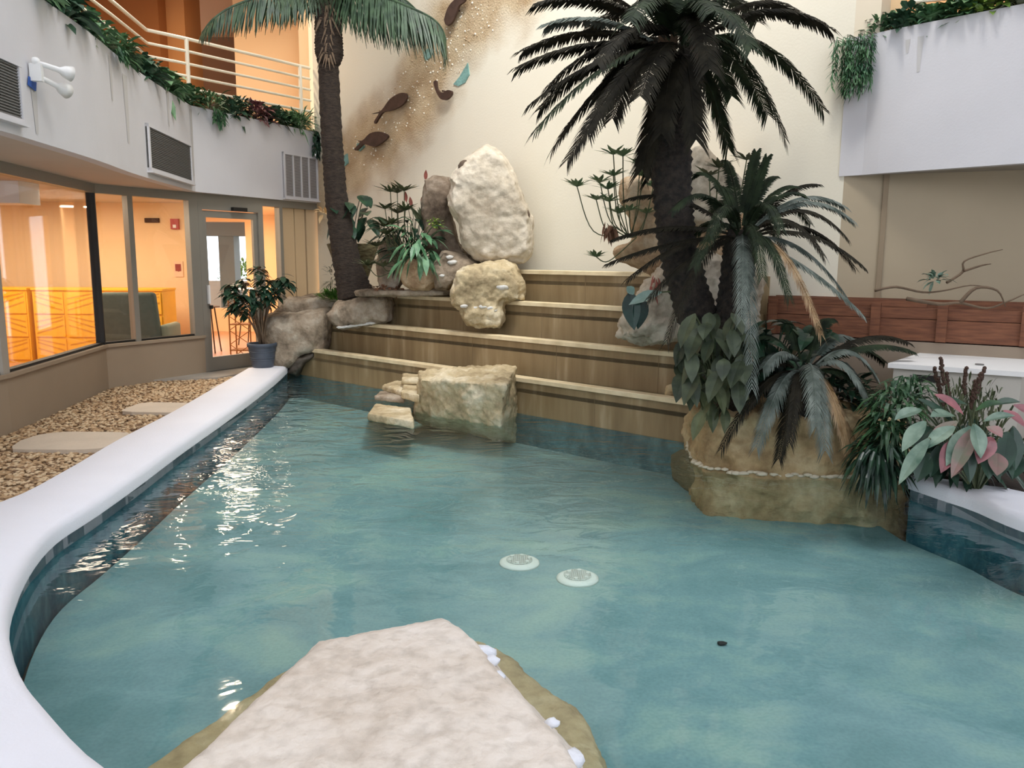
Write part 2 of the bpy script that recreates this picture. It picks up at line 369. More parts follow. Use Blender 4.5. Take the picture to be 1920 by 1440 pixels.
# tall back wall with a sandy mural painted across it
def mural_wall_mat():
    m = bpy.data.materials.new('mural_wall'); m.use_nodes = True; nt = m.node_tree; b = nt.nodes['Principled BSDF']
    b.inputs['Roughness'].default_value = .9
    tc = nt.nodes.new('ShaderNodeTexCoord'); s = nt.nodes.new('ShaderNodeSeparateXYZ'); nt.links.new(tc.outputs['Object'], s.inputs[0])
    def mth(op, a, b2, c=None):
        n = nt.nodes.new('ShaderNodeMath'); n.operation = op
        for i, x in enumerate((a, b2, c)):
            if x is None: continue
            if isinstance(x, (int, float)): n.inputs[i].default_value = x
            else: nt.links.new(x, n.inputs[i])
        return n.outputs[0]
    nz = nt.nodes.new('ShaderNodeTexNoise'); nz.inputs['Scale'].default_value = 1.6; nz.inputs['Detail'].default_value = 7
    nt.links.new(tc.outputs['Object'], nz.inputs['Vector'])
    # local x runs along the wall, local z is height; band along a line through the two mural ends
    x0, z0, x1, z1 = MUR; L = math.hypot(x1-x0, z1-z0); nx, nz_ = -(z1-z0)/L, (x1-x0)/L
    d = mth('ADD', mth('MULTIPLY', mth('SUBTRACT', s.outputs['X'], x0), nx), mth('MULTIPLY', mth('SUBTRACT', s.outputs['Z'], z0), nz_))
    al = mth('ADD', mth('MULTIPLY', mth('SUBTRACT', s.outputs['X'], x0), nz_), mth('MULTIPLY', mth('SUBTRACT', s.outputs['Z'], z0), -nx))
    d = mth('ABSOLUTE', mth('ADD', d, mth('MULTIPLY', mth('SINE', mth('MULTIPLY', al, 1.7), 0), .12)), 0)
    dn = mth('ADD', d, mth('MULTIPLY', mth('SUBTRACT', nz.outputs[0], .5), 1.0))
    r = nt.nodes.new('ShaderNodeMapRange'); r.inputs['From Min'].default_value = .28; r.inputs['From Max'].default_value = .72
    r.inputs['To Min'].default_value = 1; r.inputs['To Max'].default_value = 0; nt.links.new(dn, r.inputs['Value'])
    n2 = nt.nodes.new('ShaderNodeTexNoise'); n2.inputs['Scale'].default_value = 3.5; n2.inputs['Detail'].default_value = 9; nt.links.new(tc.outputs['Object'], n2.inputs['Vector'])
    cr = nt.nodes.new('ShaderNodeValToRGB'); e = cr.color_ramp.elements
    e[0].position = .3; e[0].color = lin((176, 148, 112))+(1,); e[1].position = .70; e[1].color = lin((212, 192, 158))+(1,)
    nt.links.new(n2.outputs[0], cr.inputs[0])
    mx = nt.nodes.new('ShaderNodeMixRGB'); mx.inputs[1].default_value = lin((232, 224, 204))+(1,)
    nt.links.new(r.outputs[0], mx.inputs[0]); nt.links.new(cr.outputs[0], mx.inputs[2]); nt.links.new(mx.outputs[0], b.inputs['Base Color'])
    n3 = nt.nodes.new('ShaderNodeTexNoise'); n3.inputs['Scale'].default_value = 45; n3.inputs['Detail'].default_value = 6; nt.links.new(tc.outputs['Object'], n3.inputs['Vector'])
    bp = nt.nodes.new('ShaderNodeBump'); bp.inputs['Distance'].default_value = .03
    nt.links.new(mth('ADD', mth('MULTIPLY', r.outputs[0], .5), .06), bp.inputs['Strength']); nt.links.new(n3.outputs[0], bp.inputs['Height'])
    nt.links.new(bp.outputs[0], b.inputs['Normal'])
    return m
def wl(p): p = Vector(p); q = p-V(0, WALLC, 0); return (q.dot(WU), p.z)   # wall-local coordinates
ma, mb2 = wl(PL(665, 300, WALLC)), wl(PL(915, 10, WALLC))
MUR = (ma[0], ma[1], mb2[0], mb2[1])
def local_wall(name, x0, x1, z0, z1, t, m):
    b = MB(); b.box((x0, 0, z0), (x1, t, z1)); o = b.build(name, m)
    o.location = (0, WALLC, 0); o.rotation_euler = (0, 0, math.atan2(WU.y, WU.x)); return o
xl = wl(V(-3.03, 12.62, 0))[0]; xr_low = wl(PL(1571, 500, WALLC))[0]; xr_up = wl(PL(1650, 50, WALLC))[0]
struct(local_wall('wall_back', xl, xr_low, -.5, 10, .3, mural_wall_mat()), 'tall cream back wall with a sandy mural band rising across it')
struct(local_wall('wall_back_upper', xr_low, xr_up, 3.3, 10, .3, mat('cream_plaster', (226, 212, 188), .9)))
# recess wall on the right and the curved balcony front above it
RW0 = PL(1571, 500, WALLC); RW1 = V(4.3, 6.66, 0); RW2 = V(5.6, 5.9, 0)
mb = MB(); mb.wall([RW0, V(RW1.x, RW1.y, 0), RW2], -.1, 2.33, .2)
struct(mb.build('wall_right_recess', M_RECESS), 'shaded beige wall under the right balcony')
mb = MB(); c = PL(1651, 400, WALLC); jj = RW0+(RW1-RW0)*.235
mb.obox((jj.x-.015, jj.y-.01, 1.4), V(.018,-.01,0), V(.006,.012,0), V(0,0,1.0))
struct(mb.build('trim_recess_joint', mat('joint_brown', (150, 132, 108), .9)))
ZBR, ZTR = 2.32, 3.48
f0 = PL(1571, 331, WALLC)
FR = [V(f0.x, f0.y-.02, 0), V(3.03,7.15,0), V(3.11,7.04,0), V(3.25,6.88,0), V(3.42,6.70,0), V(3.83,6.27,0), V(4.6,5.6,0), V(5.0,4.8,0)]
mb = MB(); mb.wall(FR[::-1], ZBR, ZTR, -.1)
struct(mb.build('wall_right_balcony', M_FASCIA), 'white plastered balcony front at upper right')
mb = MB(); mb.prism([(p.x+.05, p.y+.09) for p in FR]+[(7,4.8),(7,10),(RW0.x+1,10),(RW0.x+.1, RW0.y+.35)], ZBR+.005, ZBR+.08)
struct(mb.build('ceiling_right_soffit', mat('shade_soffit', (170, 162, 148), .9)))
mb = MB(); mb.prism([(p.x+.25, p.y+.2) for p in FR[3:]]+[(7,4.8),(7,12),(3.5,12),(3.4,7.4)], 3.3, 3.42)
struct(mb.build('floor_upper_right', M_SALMON))
mb = MB(); mb.wall([V(7.5,5.2,0), V(7.0,9.4,0), V(3.3,9.6,0), V(3.35,7.3,0)], 3.42, 6.3, -.12)
struct(mb.build('wall_right_upper', M_ORANGE))
mb = MB(); mb.prism([(3.3,7.2),(7.6,4.8),(7.6,9.7),(3.3,9.7)], 5.9, 6.0)
struct(mb.build('ceiling_upper_right', M_ORANGE))
mb = MB(); mb.wall(FR[::-1], 5.9, 10, -.1); struct(mb.build('wall_right_sky_blocker', M_FASCIA))  # unseen upper wall, added to make the lighting more top-down
# ------------------------------------------------------------------ ground, coping, pool
INN_PX = [(542,682),(513,708),(437,763),(341,827),(262,883),(175,941),(117,976),(79,1008),(48,1050),(28,1092),(14,1138),(18,1193),(41,1257),(92,1321),(165,1399),(220,1440)]
OUT_PX = [(464,690),(408,722),(321,772),(219,824),(117,883),(0,940)]
INN = [PZ(x, y, .15) for x, y in INN_PX]
e = INN[-1]
INN += [V(e.x+.35, e.y-.28, .15), V(e.x+1.1, e.y-.5, .15), V(e.x+2.2, e.y-.6, .15), V(2.6, 1.5, .15), V(3.5, 2.2, .15), V(3.55, 3.0, .15)]
RC_PX = [(1920,966),(1830,930),(1760,908),(1700,888)]
INN += [V(3.25, 3.7, .15)]+[PZ(x, y, .15) for x, y in RC_PX]
OUT = [PZ(x, y, .15) for x, y in OUT_PX]
OUT += [V(-3.3,3.9,.15), V(-3.1,2.9,.15), V(-2.8,2.0,.15), V(-2.2,1.1,.15), V(-1.2,.7,.15), V(0,.6,.15), V(1.6,.6,.15), V(3.2,.9,.15), V(4.2,1.9,.15), V(4.3,3.0,.15), V(4.1,3.9,.15), V(3.7,4.3,.15), V(3.2,4.95,.15)]
IC = smooth_curve(INN, 3); OC = smooth_curve(OUT, 4)
def resample(P, n):
    L = [0]
    for i in range(1, len(P)): L.append(L[-1]+(P[i]-P[i-1]).length)
    out = []; j = 0
    for k in range(n):
        s = L[-1]*k/(n-1)
        while j < len(L)-2 and L[j+1] < s: j += 1
        t = (s-L[j])/max(1e-9, L[j+1]-L[j]); out.append(P[j].lerp(P[j+1], t))
    return out
# pair inner and outer by nearest arc position, splitting the loop in matched pieces
def pair(P, Q, n=150):
    Pr = resample(P, n); Qr = resample(Q, 900); out = []; j = 0
    for i, p in enumerate(Pr):
        best = min(range(j, min(900, j+60)), key=lambda k: (Qr[k]-p).length)
        j = best; out.append(Qr[best])
    out[-1] = Qr[-1]
    return Pr, out
P1, Q1 = pair(IC, OC)
mb = MB(); n = len(P1)
vs = []
for p, q in zip(P1, Q1):
    d = (q-p); d.z = 0; d.normalize()
    vs += [(q.x, q.y, -.03), (q.x, q.y, .135), (q.x-d.x*.015, q.y-d.y*.015, .15), (p.x+d.x*.05, p.y+d.y*.05, .15), (p.x+d.x*.015, p.y+d.y*.015, .138), (p.x, p.y, .105), (p.x, p.y, .05), (p.x+d.x*.03, p.y+d.y*.03, .045), (p.x+d.x*.03, p.y+d.y*.03, -.03)]
K = 9
fs = [tuple(range(K)), tuple((n-1)*K+k for k in reversed(range(K)))]
for i in range(n-1):
    for k in range(K): fs.append((i*K+k, i*K+(k+1)%K, (i+1)*K+(k+1)%K, (i+1)*K+k))
mb.add(vs, fs)
cop = mb.build('pool_coping', M_COPING, smooth=True); struct(cop, 'broad white coping curving round the pool')
try:
    cop.data.set_sharp_from_angle(angle=math.radians(50))
except Exception: pass
ZP = -.32
mb = MB(); vs = []
for p, q in zip(P1, Q1):
    d = (q-p); d.z = 0; d.normalize(); vs += [(p.x+d.x*.03, p.y+d.y*.03, ZP-.05), (p.x+d.x*.03, p.y+d.y*.03, .048), (p.x+d.x*.1, p.y+d.y*.1, .048), (p.x+d.x*.1, p.y+d.y*.1, ZP-.05)]
fs = []
for i in range(n-1):
    for k in range(4): fs.append((i*4+k, (i+1)*4+k, (i+1)*4+(k+1)%4, i*4+(k+1)%4))
mb.add(vs, fs); struct(mb.build('wall_pool', M_POOLWALL))
c1, c2, c3, c4 = 8.217, 8.617, 9.017, 9.417
far0 = PL(542, 699, c1)
ring = [(p.x, p.y) for p in P1]
poly = ring+[(2.6, 8.217-WK*2.6+.9), (far0.x-.3, c1-WK*(far0.x-.3)+.05)]
mb = MB(); mb.prism(poly, ZP-.08, ZP); struct(mb.build('floor_pool', M_POOLFLOOR), 'mottled teal plastered pool bottom')
mb = MB(); mb.add([(x, y, 0) for x, y in poly], [tuple(range(len(poly)))])
tag(mb.build('pool_water', M_WATER), 'clear teal water filling the pool, rippled near the cascade', 'water', kind='stuff')
# ground left of the coping and everywhere round
gp = [(-4.6,2.6),(-4.62,7.05),(-4.98,9.6),(-4.2,10.95),(-3.0,12.7),(-1.9,11.6)]+[(far0.x+.1, far0.y+.2)]
gp += [(q.x+.0, q.y) for q in Q1[:75]]+[(-1.3,.7),(-1.3,-4),(-4.6,-4)]
def ground_mat():
    m = bpy.data.materials.new('pebble_ground'); m.use_nodes = True; nt = m.node_tree; b = nt.nodes['Principled BSDF']; b.inputs['Roughness'].default_value = .9
    tc = nt.nodes.new('ShaderNodeTexCoord'); v = nt.nodes.new('ShaderNodeTexVoronoi'); v.inputs['Scale'].default_value = 26; nt.links.new(tc.outputs['Object'], v.inputs['Vector'])
    r = nt.nodes.new('ShaderNodeValToRGB'); e = r.color_ramp.elements; e[0].color = lin((180, 150, 114))+(1,); e[1].color = lin((112, 86, 60))+(1,)
    nt.links.new(v.outputs['Color'], r.inputs[0]); nt.links.new(r.outputs[0], b.inputs['Base Color'])
    bp = nt.nodes.new('ShaderNodeBump'); bp.invert = True; bp.inputs['Distance'].default_value = .02; nt.links.new(v.outputs['Distance'], bp.inputs['Height']); nt.links.new(bp.outputs[0], b.inputs['Normal'])
    return m
mb = MB(); mb.prism(gp, -.1, -.005); struct(mb.build('floor', ground_mat()), 'pebble ground between the windows and the coping')
# pebbles
mb = MB(); random.seed(3)
pb = [M_T for M_T in (mat('pebble_cream', (206, 180, 144), .7), mat('pebble_tan', (174, 142, 104), .7), mat('pebble_brown', (126, 98, 70), .7))]
def wall_x(y):                          # inner face of the low wall at depth y
    pts = [A_, B_, C_, D_]
    for a, b in zip(pts, pts[1:]):
        if a.y <= y <= b.y: return a.x+(b.x-a.x)*(y-a.y)/(b.y-a.y)
    return D_.x+(y-D_.y)*.6
def cop_x(y):
    best = min(OC[:60], key=lambda q: abs(q.y-y)); return best.x
base_ico = None
bm = bmesh.new(); bmesh.ops.create_icosphere(bm, subdivisions=1, radius=1); IV = [v.co.copy() for v in bm.verts]; IF = [tuple(v.index for v in f.verts) for f in bm.faces]; bm.free()
slabs = [(-3.72, 6.62, .42, .34, .05), (-3.62, 8.15, .36, .28, -.1), (-3.35, 9.55, .26, .22, .1)]
for i in range(9500):
    y = 4.6+(rnd(0, 1)**1.3)*5.9; a, b = wall_x(y)+.03, cop_x(y)-.02
    if b <= a: continue
    x = rnd(a, b)
    if any(abs(x-s[0]) < s[2] and abs(y-s[1]) < s[3] for s in slabs): continue
    r = rnd(.011, .024); s3 = (rnd(.9, 1.4), rnd(.8, 1.1), rnd(.45, .7)); an = rnd(0, 3.14); ca, sa = math.cos(an), math.sin(an)
    mb.m = random.choice((0, 0, 1, 1, 2))
    mb.add([(x+r*(v.x*s3[0]*ca-v.y*s3[1]*sa), y+r*(v.x*s3[0]*sa+v.y*s3[1]*ca), .006+r*v.z*s3[2]) for v in IV], IF)
tag(mb.build('pebbles', pb, smooth=True), 'loose cream and brown pebbles beside the white coping', 'pebbles', kind='stuff')
for (x, y, hx, hy, an), lb in zip(slabs, ('large flat stepping stone nearest the viewer in the pebbles', 'pale stepping stone halfway along the coping, middle of the three', 'small stepping stone farthest back near the glass door')):
    b = MB(); pts = []
    for k in range(14):
        t = 2*math.pi*k/14; q = (abs(math.cos(t))**.5*math.copysign(hx, math.cos(t))*(1+rnd(-.05, .05)), abs(math.sin(t))**.5*math.copysign(hy, math.sin(t))*(1+rnd(-.05, .05)))
        pts.append((q[0]*math.cos(an)-q[1]*math.sin(an), q[0]*math.sin(an)+q[1]*math.cos(an)))
    b.prism(pts, 0, .035); o = b.build('stepping_stone', mat('flagstone', (206, 190, 170), .85, .08, 4, bump=.2)); o.location = (x, y, 0)
    tag(o, lb, 'stepping stone', 'stepping stones in the pebbles')
# ------------------------------------------------------------------ low wall, windows, door
mb = MB(); mb.wall([A_, B_, C_, D_], -.05, .50, .16); struct(mb.build('wall_left_low', M_LOWALL), 'low beige wall under the lobby windows')
mb = MB(); mb.wall(offset([A_, B_, C_, D_], -.03), .50, .535, .22); struct(mb.build('trim_1', M_LOWALL))
mb = MB(); mb.wall([A_, B_, C_, D_, E_, G_], 2.30, 2.42, .12); struct(mb.build('trim_2', M_FRAME))
def pane_between(name, a, b, z0, z1, posts, label):
    t = thing(name, label, None, a.lerp(b, .5)); t['kind'] = 'structure'
    u = (b-a).normalized(); nrm = V(-u.y, u.x, 0)
    g = MB(); g.obox(a.lerp(b, .5)+nrm*.05+V(0, 0, (z0+z1)/2), u*((b-a).length/2), nrm*.004, V(0, 0, (z1-z0)/2)); g.build('pane', M_GLASS, t)
    for s, wd, m in posts:
        q = MB(); q.obox(a.lerp(b, s)+nrm*.05+V(0, 0, (z0+z1)/2), u*wd, nrm*.05, V(0, 0, (z1-z0)/2)); q.build('window_frame', m, t)
    q = MB(); q.obox(a.lerp(b, .5)+nrm*.05+V(0, 0, z0+.012), u*((b-a).length/2), nrm*.03, V(0, 0, .014)); q.build('window_frame', M_BLACK, t)
    return t
pane_between('window_1', A_, B_, .535, 2.30, [(.5, .03, M_FRAME)], 'lobby window nearest the viewer')
pane_between('window_2', B_, C_, .535, 2.30, [(.0, .06, M_CONC), (.995, .012, M_BLACK)], 'wide lobby window left of the black corner joint')
pane_between('window_3', C_, D_, .535, 2.30, [(.31, .035, M_FRAME), (.95, .07, M_FRAME)], 'lobby window with the grey armchair behind it')
d = thing('door_1', 'glass door in a grey metal frame behind the potted plant', None, D_.lerp(E_, .5)); d['kind'] = 'structure'
u = (E_-D_).normalized(); nn = V(-u.y, u.x, 0); W = (E_-D_).length
def rect(name, s0, s1, z0, z1, m, t=.03, par=d, off=.05):
    b = MB(); b.obox(D_+u*((s0+s1)/2*W)+nn*off+V(0, 0, (z0+z1)/2), u*((s1-s0)/2*W), nn*t, V(0, 0, (z1-z0)/2)); return b.build(name, m, par)
rect('door_frame', 0, .06, 0, 2.30, M_FRAME, .05); rect('door_frame', .94, 1.02, 0, 2.30, M_FRAME, .05); rect('door_frame', .06, .94, 2.20, 2.30, M_FRAME, .05)
rect('door_stile', .065, .13, .03, 2.19, M_FRAME, .022); rect('door_stile', .87, .935, .03, 2.19, M_FRAME, .022)
rect('door_rail', .13, .87, .03, .22, M_FRAME, .022); rect('door_rail', .13, .87, 2.10, 2.19, M_FRAME, .022)
rect('pane', .13, .87, .22, 2.10, M_GLASS, .004); rect('threshold', .0, 1, 0, .03, M_BLACK, .06)
rect('door_closer', .5, .72, 2.2, 2.25, M_BLACK, .03, off=-.03); rect('door_handle', .085, .11, .95, 1.2, M_WHITE, .02, off=0)
rect('door_lock', .11, .14, .88, .93, M_BLACK, .02, off=.0)
# white landing in front of the door
mb = MB(); q = D_-nn*.02; mb.prism([(q.x-.55, q.y-.75), (q.x+.3, q.y-.45), (E_.x+.25, E_.y-.35), (E_.x, E_.y), (D_.x, D_.y)], -.02, .03)
struct(mb.build('floor_door_landing', M_CONC))
# panelled wall right of the door
u2 = (G_-E_).normalized(); n2 = V(-u2.y, u2.x, 0); W2 = (G_-E_).length
pane_between('window_4', E_, E_.lerp(G_, .34), .1, 2.30, [(.97, .03, M_FRAME)], 'narrow side window right of the glass door')
mb = MB()
for a, b in ((.36, .60), (.615, .80), (.83, 1.05)):
    mb.obox(E_+u2*W2*(a+b)/2+n2*.08+V(0, 0, 1.17), u2*W2*(b-a)/2, n2*.03, V(0, 0, 1.17))
struct(mb.build('wall_panelled', mat('tan_panel', (214, 186, 146), .7)), 'tan vertical panels right of the door')
mb = MB()
for a in (.607, .815): mb.obox(E_+u2*W2*a+n2*.10+V(0, 0, 1.17), u2*.016, n2*.02, V(0, 0, 1.17))
struct(mb.build('trim_3', M_DARKB))
# concrete pillar at the far left
mb = MB(); mb.box((-5.1,6.9,0), (-4.72,7.25,2.5)); struct(mb.build('wall_lobby_pillar', M_CONC))
# ------------------------------------------------------------------ lobby interior
mb = MB(); mb.prism([(-12,2.6),(-4.62,2.6),(-4.66,7.05),(-5.02,9.55),(-4.3,10.8),(-3.1,12.75),(-3.1,18),(-12,18)], -.06, .01)
struct(mb.build('floor_lobby', M_SALMON), 'salmon coloured lobby floor')
mb = MB(); mb.box((-12,12.8,0), (-5.05,12.95,2.45)); struct(mb.build('wall_lobby', M_ORANGE), 'orange lobby wall')
mb = MB(); mb.box((-9.4,4,0), (-9.25,12.8,2.45)); struct(mb.build('wall_lobby_side', M_ORANGE))
mb = MB(); mb.box((-3.6,13.3,0), (-3.45,17,2.45)); mb.box((-4.72,16.2,0),(-4.6,17,2.45)); struct(mb.build('wall_hall_right', M_ORANGE))
mb = MB()
mb.box((-8,17,0), (-6.62,17.15,2.45)); mb.box((-5.6,17,0), (-3.4,17.15,2.45)); mb.box((-6.62,17,2.3), (-5.6,17.15,2.45))
mb.box((-6.62,17,0),(-5.6,17.15,.5))
struct(mb.build('wall_hall_end', M_ORANGE))
mb = MB(); mb.box((-8,12.9,2.44), (-3.2,17.2,2.5)); struct(mb.build('ceiling_hall', M_ORANGE))
mb = MB(); mb.box((-9.4,9.2,2.16), (-5.55,9.6,2.44)); struct(mb.build('ceiling_lobby_header', M_WHITE))
mb = MB(); mb.box((-10,18,-.1), (-2,26,0)); struct(mb.build('floor_outside', M_CONC))
mb = MB(); mb.box((-9,19.6,0), (-3,19.75,1.0)); struct(mb.build('wall_outside', mat('outside_wall', (230, 214, 196), .9)))
mb = MB(); mb.box((-6.75,18.6,0), (-6.4,19,3.2)); mb.box((-9,18.5,2.05), (-3,19,2.6)); struct(mb.build('wall_outside_column', mat('outside_column', (130, 134, 132), .9)))
# yellow cabinets with chevron fronts
def cabinet(cx, cy, wd, label):
    t = thing('chevron_cabinet', label, 'cabinet', (cx, cy, .01), 'yellow chevron cabinets in the lobby')
    b = MB(); b.box((cx-wd/2, cy, .01), (cx+wd/2, cy+.45, 1.08)); b.build('body', M_YEL, t)
    b = MB(); b.box((cx-wd/2-.01, cy-.02, 1.08), (cx+wd/2+.01, cy+.46, 1.11)); b.build('top', M_YEL, t)
    for k in range(2):
        for r in range(3):
            x0 = cx-wd/2+.02+k*(wd/2); x1 = x0+wd/2-.04; z0 = .06+r*.34; z1 = z0+.31
            b = MB(); b.box((x0, cy-.018, z0), (x1, cy-.001, z1)); dr = b.build('door', M_YEL, t)
            b = MB(); sg = 1 if (k+r) % 2 else -1
            for q in range(3):
                xa, xb = (x0+.02, x1-.02); zc = z0+.04+q*.085
                p0, p1 = (xa, zc), (xb, min(z1-.02, zc+.12))
                if sg < 0: p0, p1 = (xa, p1[1]), (xb, zc)
                b.add([(p0[0], cy-.021, p0[1]), (p1[0], cy-.021, p1[1]), (p1[0], cy-.021, p1[1]+.02), (p0[0], cy-.021, p0[1]+.02)], [(0, 1, 2, 3)])
            b2 = b.build('chevron_inlay', M_YEL2, t)
            b2.parent = dr; b2.location = (0, 0, 0)
    return t
cabinet(-7.55, 11.75, .9, 'yellow chevron cabinet at the far left, leftmost of the three')
cabinet(-6.55, 11.75, .95, 'yellow chevron cabinet between the two black window bars')
cabinet(-5.57, 11.75, .9, 'yellow chevron cabinet half hidden behind the grey armchair')
# armchair seen from behind
t = thing('armchair', 'grey green upholstered armchair with its back to the window', 'chair', (-5.1, 10.95, .01))
def soft_box(a, b, bev=.05):
    bm = bmesh.new(); bmesh.ops.create_cube(bm, size=1)
    for v in bm.verts: v.co = Vector(((a[0]+b[0])/2+v.co.x*(b[0]-a[0]), (a[1]+b[1])/2+v.co.y*(b[1]-a[1]), (a[2]+b[2])/2+v.co.z*(b[2]-a[2])))
    bmesh.ops.bevel(bm, geom=list(bm.edges), offset=bev, segments=3, affect='EDGES', profile=.5); return bm
def from_bm(bm, name, m, parent, shear=None):
    me = bpy.data.meshes.new(name)
    if shear:
        for v in bm.verts: v.co = shear(v.co)
    bm.to_mesh(me); bm.free(); me.materials.append(m); me.polygons.foreach_set('use_smooth', [True]*len(me.polygons))
    o = bpy.data.objects.new(name, me); COL.objects.link(o); o.parent = parent; return o
from_bm(soft_box((-.37,-.38,.38), (.37,-.22,1.10)), 'backrest', M_CHAIR, t, lambda c: Vector((c.x*(1-.12*(c.z-.38)), c.y-(c.z-.4)*.12, c.z)))
from_bm(soft_box((-.35,-.3,.28), (.35,.38,.48)), 'seat', M_CHAIR, t)
for sx in (-1, 1): from_bm(soft_box((sx*.38-.06,-.28,.2), (sx*.38+.06,.36,.66)), 'armrest', M_CHAIRARM, t)
for sx in (-1, 1):
    for sy in (-1, 1):
        b = MB(); b.tube([(sx*.3, sy*.28, 0), (sx*.3, sy*.28, .3)], .02); o = b.build('leg', M_DARKB); o.parent = t
t.rotation_euler = (0, 0, .12)
# things on the orange wall
b = MB(); b.box((-5.77,12.76,2.10), (-5.55,12.8,2.17)); tag(b.build('wall_vent', M_DARKB), 'small dark slot vent high on the orange lobby wall', 'vent')
t = thing('fire_alarm', 'red fire alarm strobe high on the orange lobby wall', 'fire alarm', (-5.3,12.78,2.08))
b = MB(); b.box((-5.36,12.74,2.0), (-5.24,12.8,2.16)); b.build('housing', M_RED, t)
b = MB(); b.box((-5.32,12.73,2.02), (-5.27,12.745,2.07)); b.build('strobe_lens', M_WHITE, t)
t = thing('wall_notice', 'small white notice with a red symbol on the orange wall', 'sign', (-5.3,12.78,1.35))
b = MB(); b.box((-5.36,12.785,1.26), (-5.22,12.8,1.5)); b.build('sheet', mat('notice_pink', (236, 196, 160), .8), t)
b = MB(); b.box((-5.34,12.78,1.35), (-5.25,12.784,1.46)); b.ico((-5.29,12.78,1.37), .03, 1, (1, .2, 1)); b.build('symbol', mat('notice_red', (150, 70, 60), .8), t)
# daylight glimpse: shrubs outside the hall opening
random.seed(11)
for (x, y, lb) in ((-7.0,20.8,'green shrub outside seen left of the grey column'), (-5.5,20.8,'green shrub outside seen right of the grey column')):
    b = MB()
    for k in range(420):
        dd = V(rnd(-1, 1), rnd(-1, 1), rnd(-.3, 1)).normalized(); p = V(x, y, .9)+V(dd.x*.62, dd.y*.5, dd.z*.62)*rnd(.6, 1)
        b.leaf(p, dd+V(0, 0, rnd(-.4, .4)), V(0, 0, 1), .14, .08, .2, seg=2)
    o = b.build('shrub', L_LIME); b = MB(); b.tube([(x, y, 0), (x, y, 1.0)], .04); st = b.build('stem', M_BARK, o); st.location = (0, 0, 0)
    tag(o, lb, 'shrub', 'shrubs outside the hall')
# high table and stools in the hall
def stool(x, y, h, label, name='bar_stool', cat='stool', r=.19, grp='metal bar stools in the hall'):
    t = thing(name, label, cat, (x, y, .01), grp)
    b = MB(); b.lathe((x, y, h-.03), [(r*.6,0),(r,.008),(r,.022),(r*.9,.03)], 20); b.build('seat' if cat == 'stool' else 'top', M_WHITE if cat != 'stool' else M_DARKB, t)
    for k in range(4):
        an = math.pi/4+k*math.pi/2; c0 = V(x+r*.6*math.cos(an), y+r*.6*math.sin(an), h-.03); c1_ = V(x+r*1.05*math.cos(an), y+r*1.05*math.sin(an), .01)
        b = MB(); b.tube([c0, c1_], .012, 6); b.build('leg', M_DARKB, t)
    return t
stool(-5.02, 13.2, .78, 'dark metal bar stool left of the white high table, seen through the door')
stool(-4.66, 14.6, 1.02, 'white topped high table in the hall behind the bar stool', 'high_table', 'table', .36, None)
t = thing('wire_rack', 'brown wire rack with crossed sides behind the potted plant', 'rack', (-4.2, 12.45, .01))
for sx in (-.16, .16):
    for sy in (-.14, .14):
        b = MB(); b.tube([(-4.2+sx, 12.45+sy, .01), (-4.2+sx, 12.45+sy, .95)], .012, 6); b.build('upright', M_BROWN, t)
for z in (.15, .55, .95):
    b = MB(); b.box((-4.37,12.3,z-.01), (-4.03,12.6,z+.005)); b.build('shelf', M_BROWN, t)
b = MB()
for k in range(4):
    z = .02+k*.22; b.tube([(-4.36,12.3,z),(-4.04,12.3,z+.22)], .006, 5); b.tube([(-4.04,12.3,z),(-4.36,12.3,z+.22)], .006, 5)
b.build('lattice', M_BROWN, t)
# ------------------------------------------------------------------ upper left corridor
mb = MB(); mb.box((-4.62,13.9,3.32), (-2.9,14.05,6.05)); mb.box((-3.3,12.9,3.32),(-3.15,13.95,6.05)); struct(mb.build('wall_upper_bright', M_ORANGE), 'bright orange upper corridor wall')
mb = MB(); mb.box((-4.62,14.0,3.32), (-4.5,17.4,6.05)); mb.box((-6.6,17.2,3.32), (-4.5,17.4,6.05)); struct(mb.build('wall_upper_grey', M_GREYWALL))
mb = MB(); mb.box((-7.0,13.6,3.32), (-5.72,14.6,6.05)); struct(mb.build('wall_upper_brown', M_BROWN))
mb = MB(); mb.box((-5.72,13.9,3.32), (-5.42,14.6,6.05)); struct(mb.build('wall_upper_pier', mat('tan_pier', (196, 140, 84), .9)))
mb = MB(); mb.box((-10,2.6,3.32), (-9.8,14,6.05)); mb.box((-10,13.6,3.32),(-7,13.8,6.05)); struct(mb.build('wall_upper_left', M_ORANGE))
mb = MB(); mb.lathe((-5.32,15.9,3.32), [(.6,0),(.63,.5),(.6,.95),(.4,1.1)], 24)
tag(mb.build('planter_drum', M_DARKB, smooth=True), 'dark rounded drum planter in the upper corridor behind the railing', 'planter')
def railing(path, z0, z1, nb, posts, label, name='balcony_railing'):
    t = thing(name, label, 'railing', path[0]+V(0, 0, z0-.3))
    for k in range(nb):
        z = z0+(z1-z0)*k/(nb-1); b = MB(); b.tube([V(p.x, p.y, z) for p in path], .022 if k == nb-1 else .018, 8); b.build('rail', M_RAIL, t)
    for p in posts:
        b = MB(); b.tube([V(p.x, p.y, z0-.33), V(p.x, p.y, z1)], .028, 8); b.build('post', M_RAIL, t)
    return t
rp = [V(-2.98,12.9,0), V(-3.02,12.75,0), V(-4.28,11.0,0), V(-4.62,10.6,0), V(-4.48,9.4,0), V(-4.3,7.5,0), V(-4.2,6.0,0), V(-4.1,4,0)]
rp = [V(-3.07,12.6,0)]+rp[2:]
railing(rp, 3.76, 4.385, 5, [V(-3.18,12.45,0), V(-4.28,11.0,0), V(-4.5,8.6,0), V(-4.2,6.1,0)], 'cream five bar balcony railing above the left white balcony front')
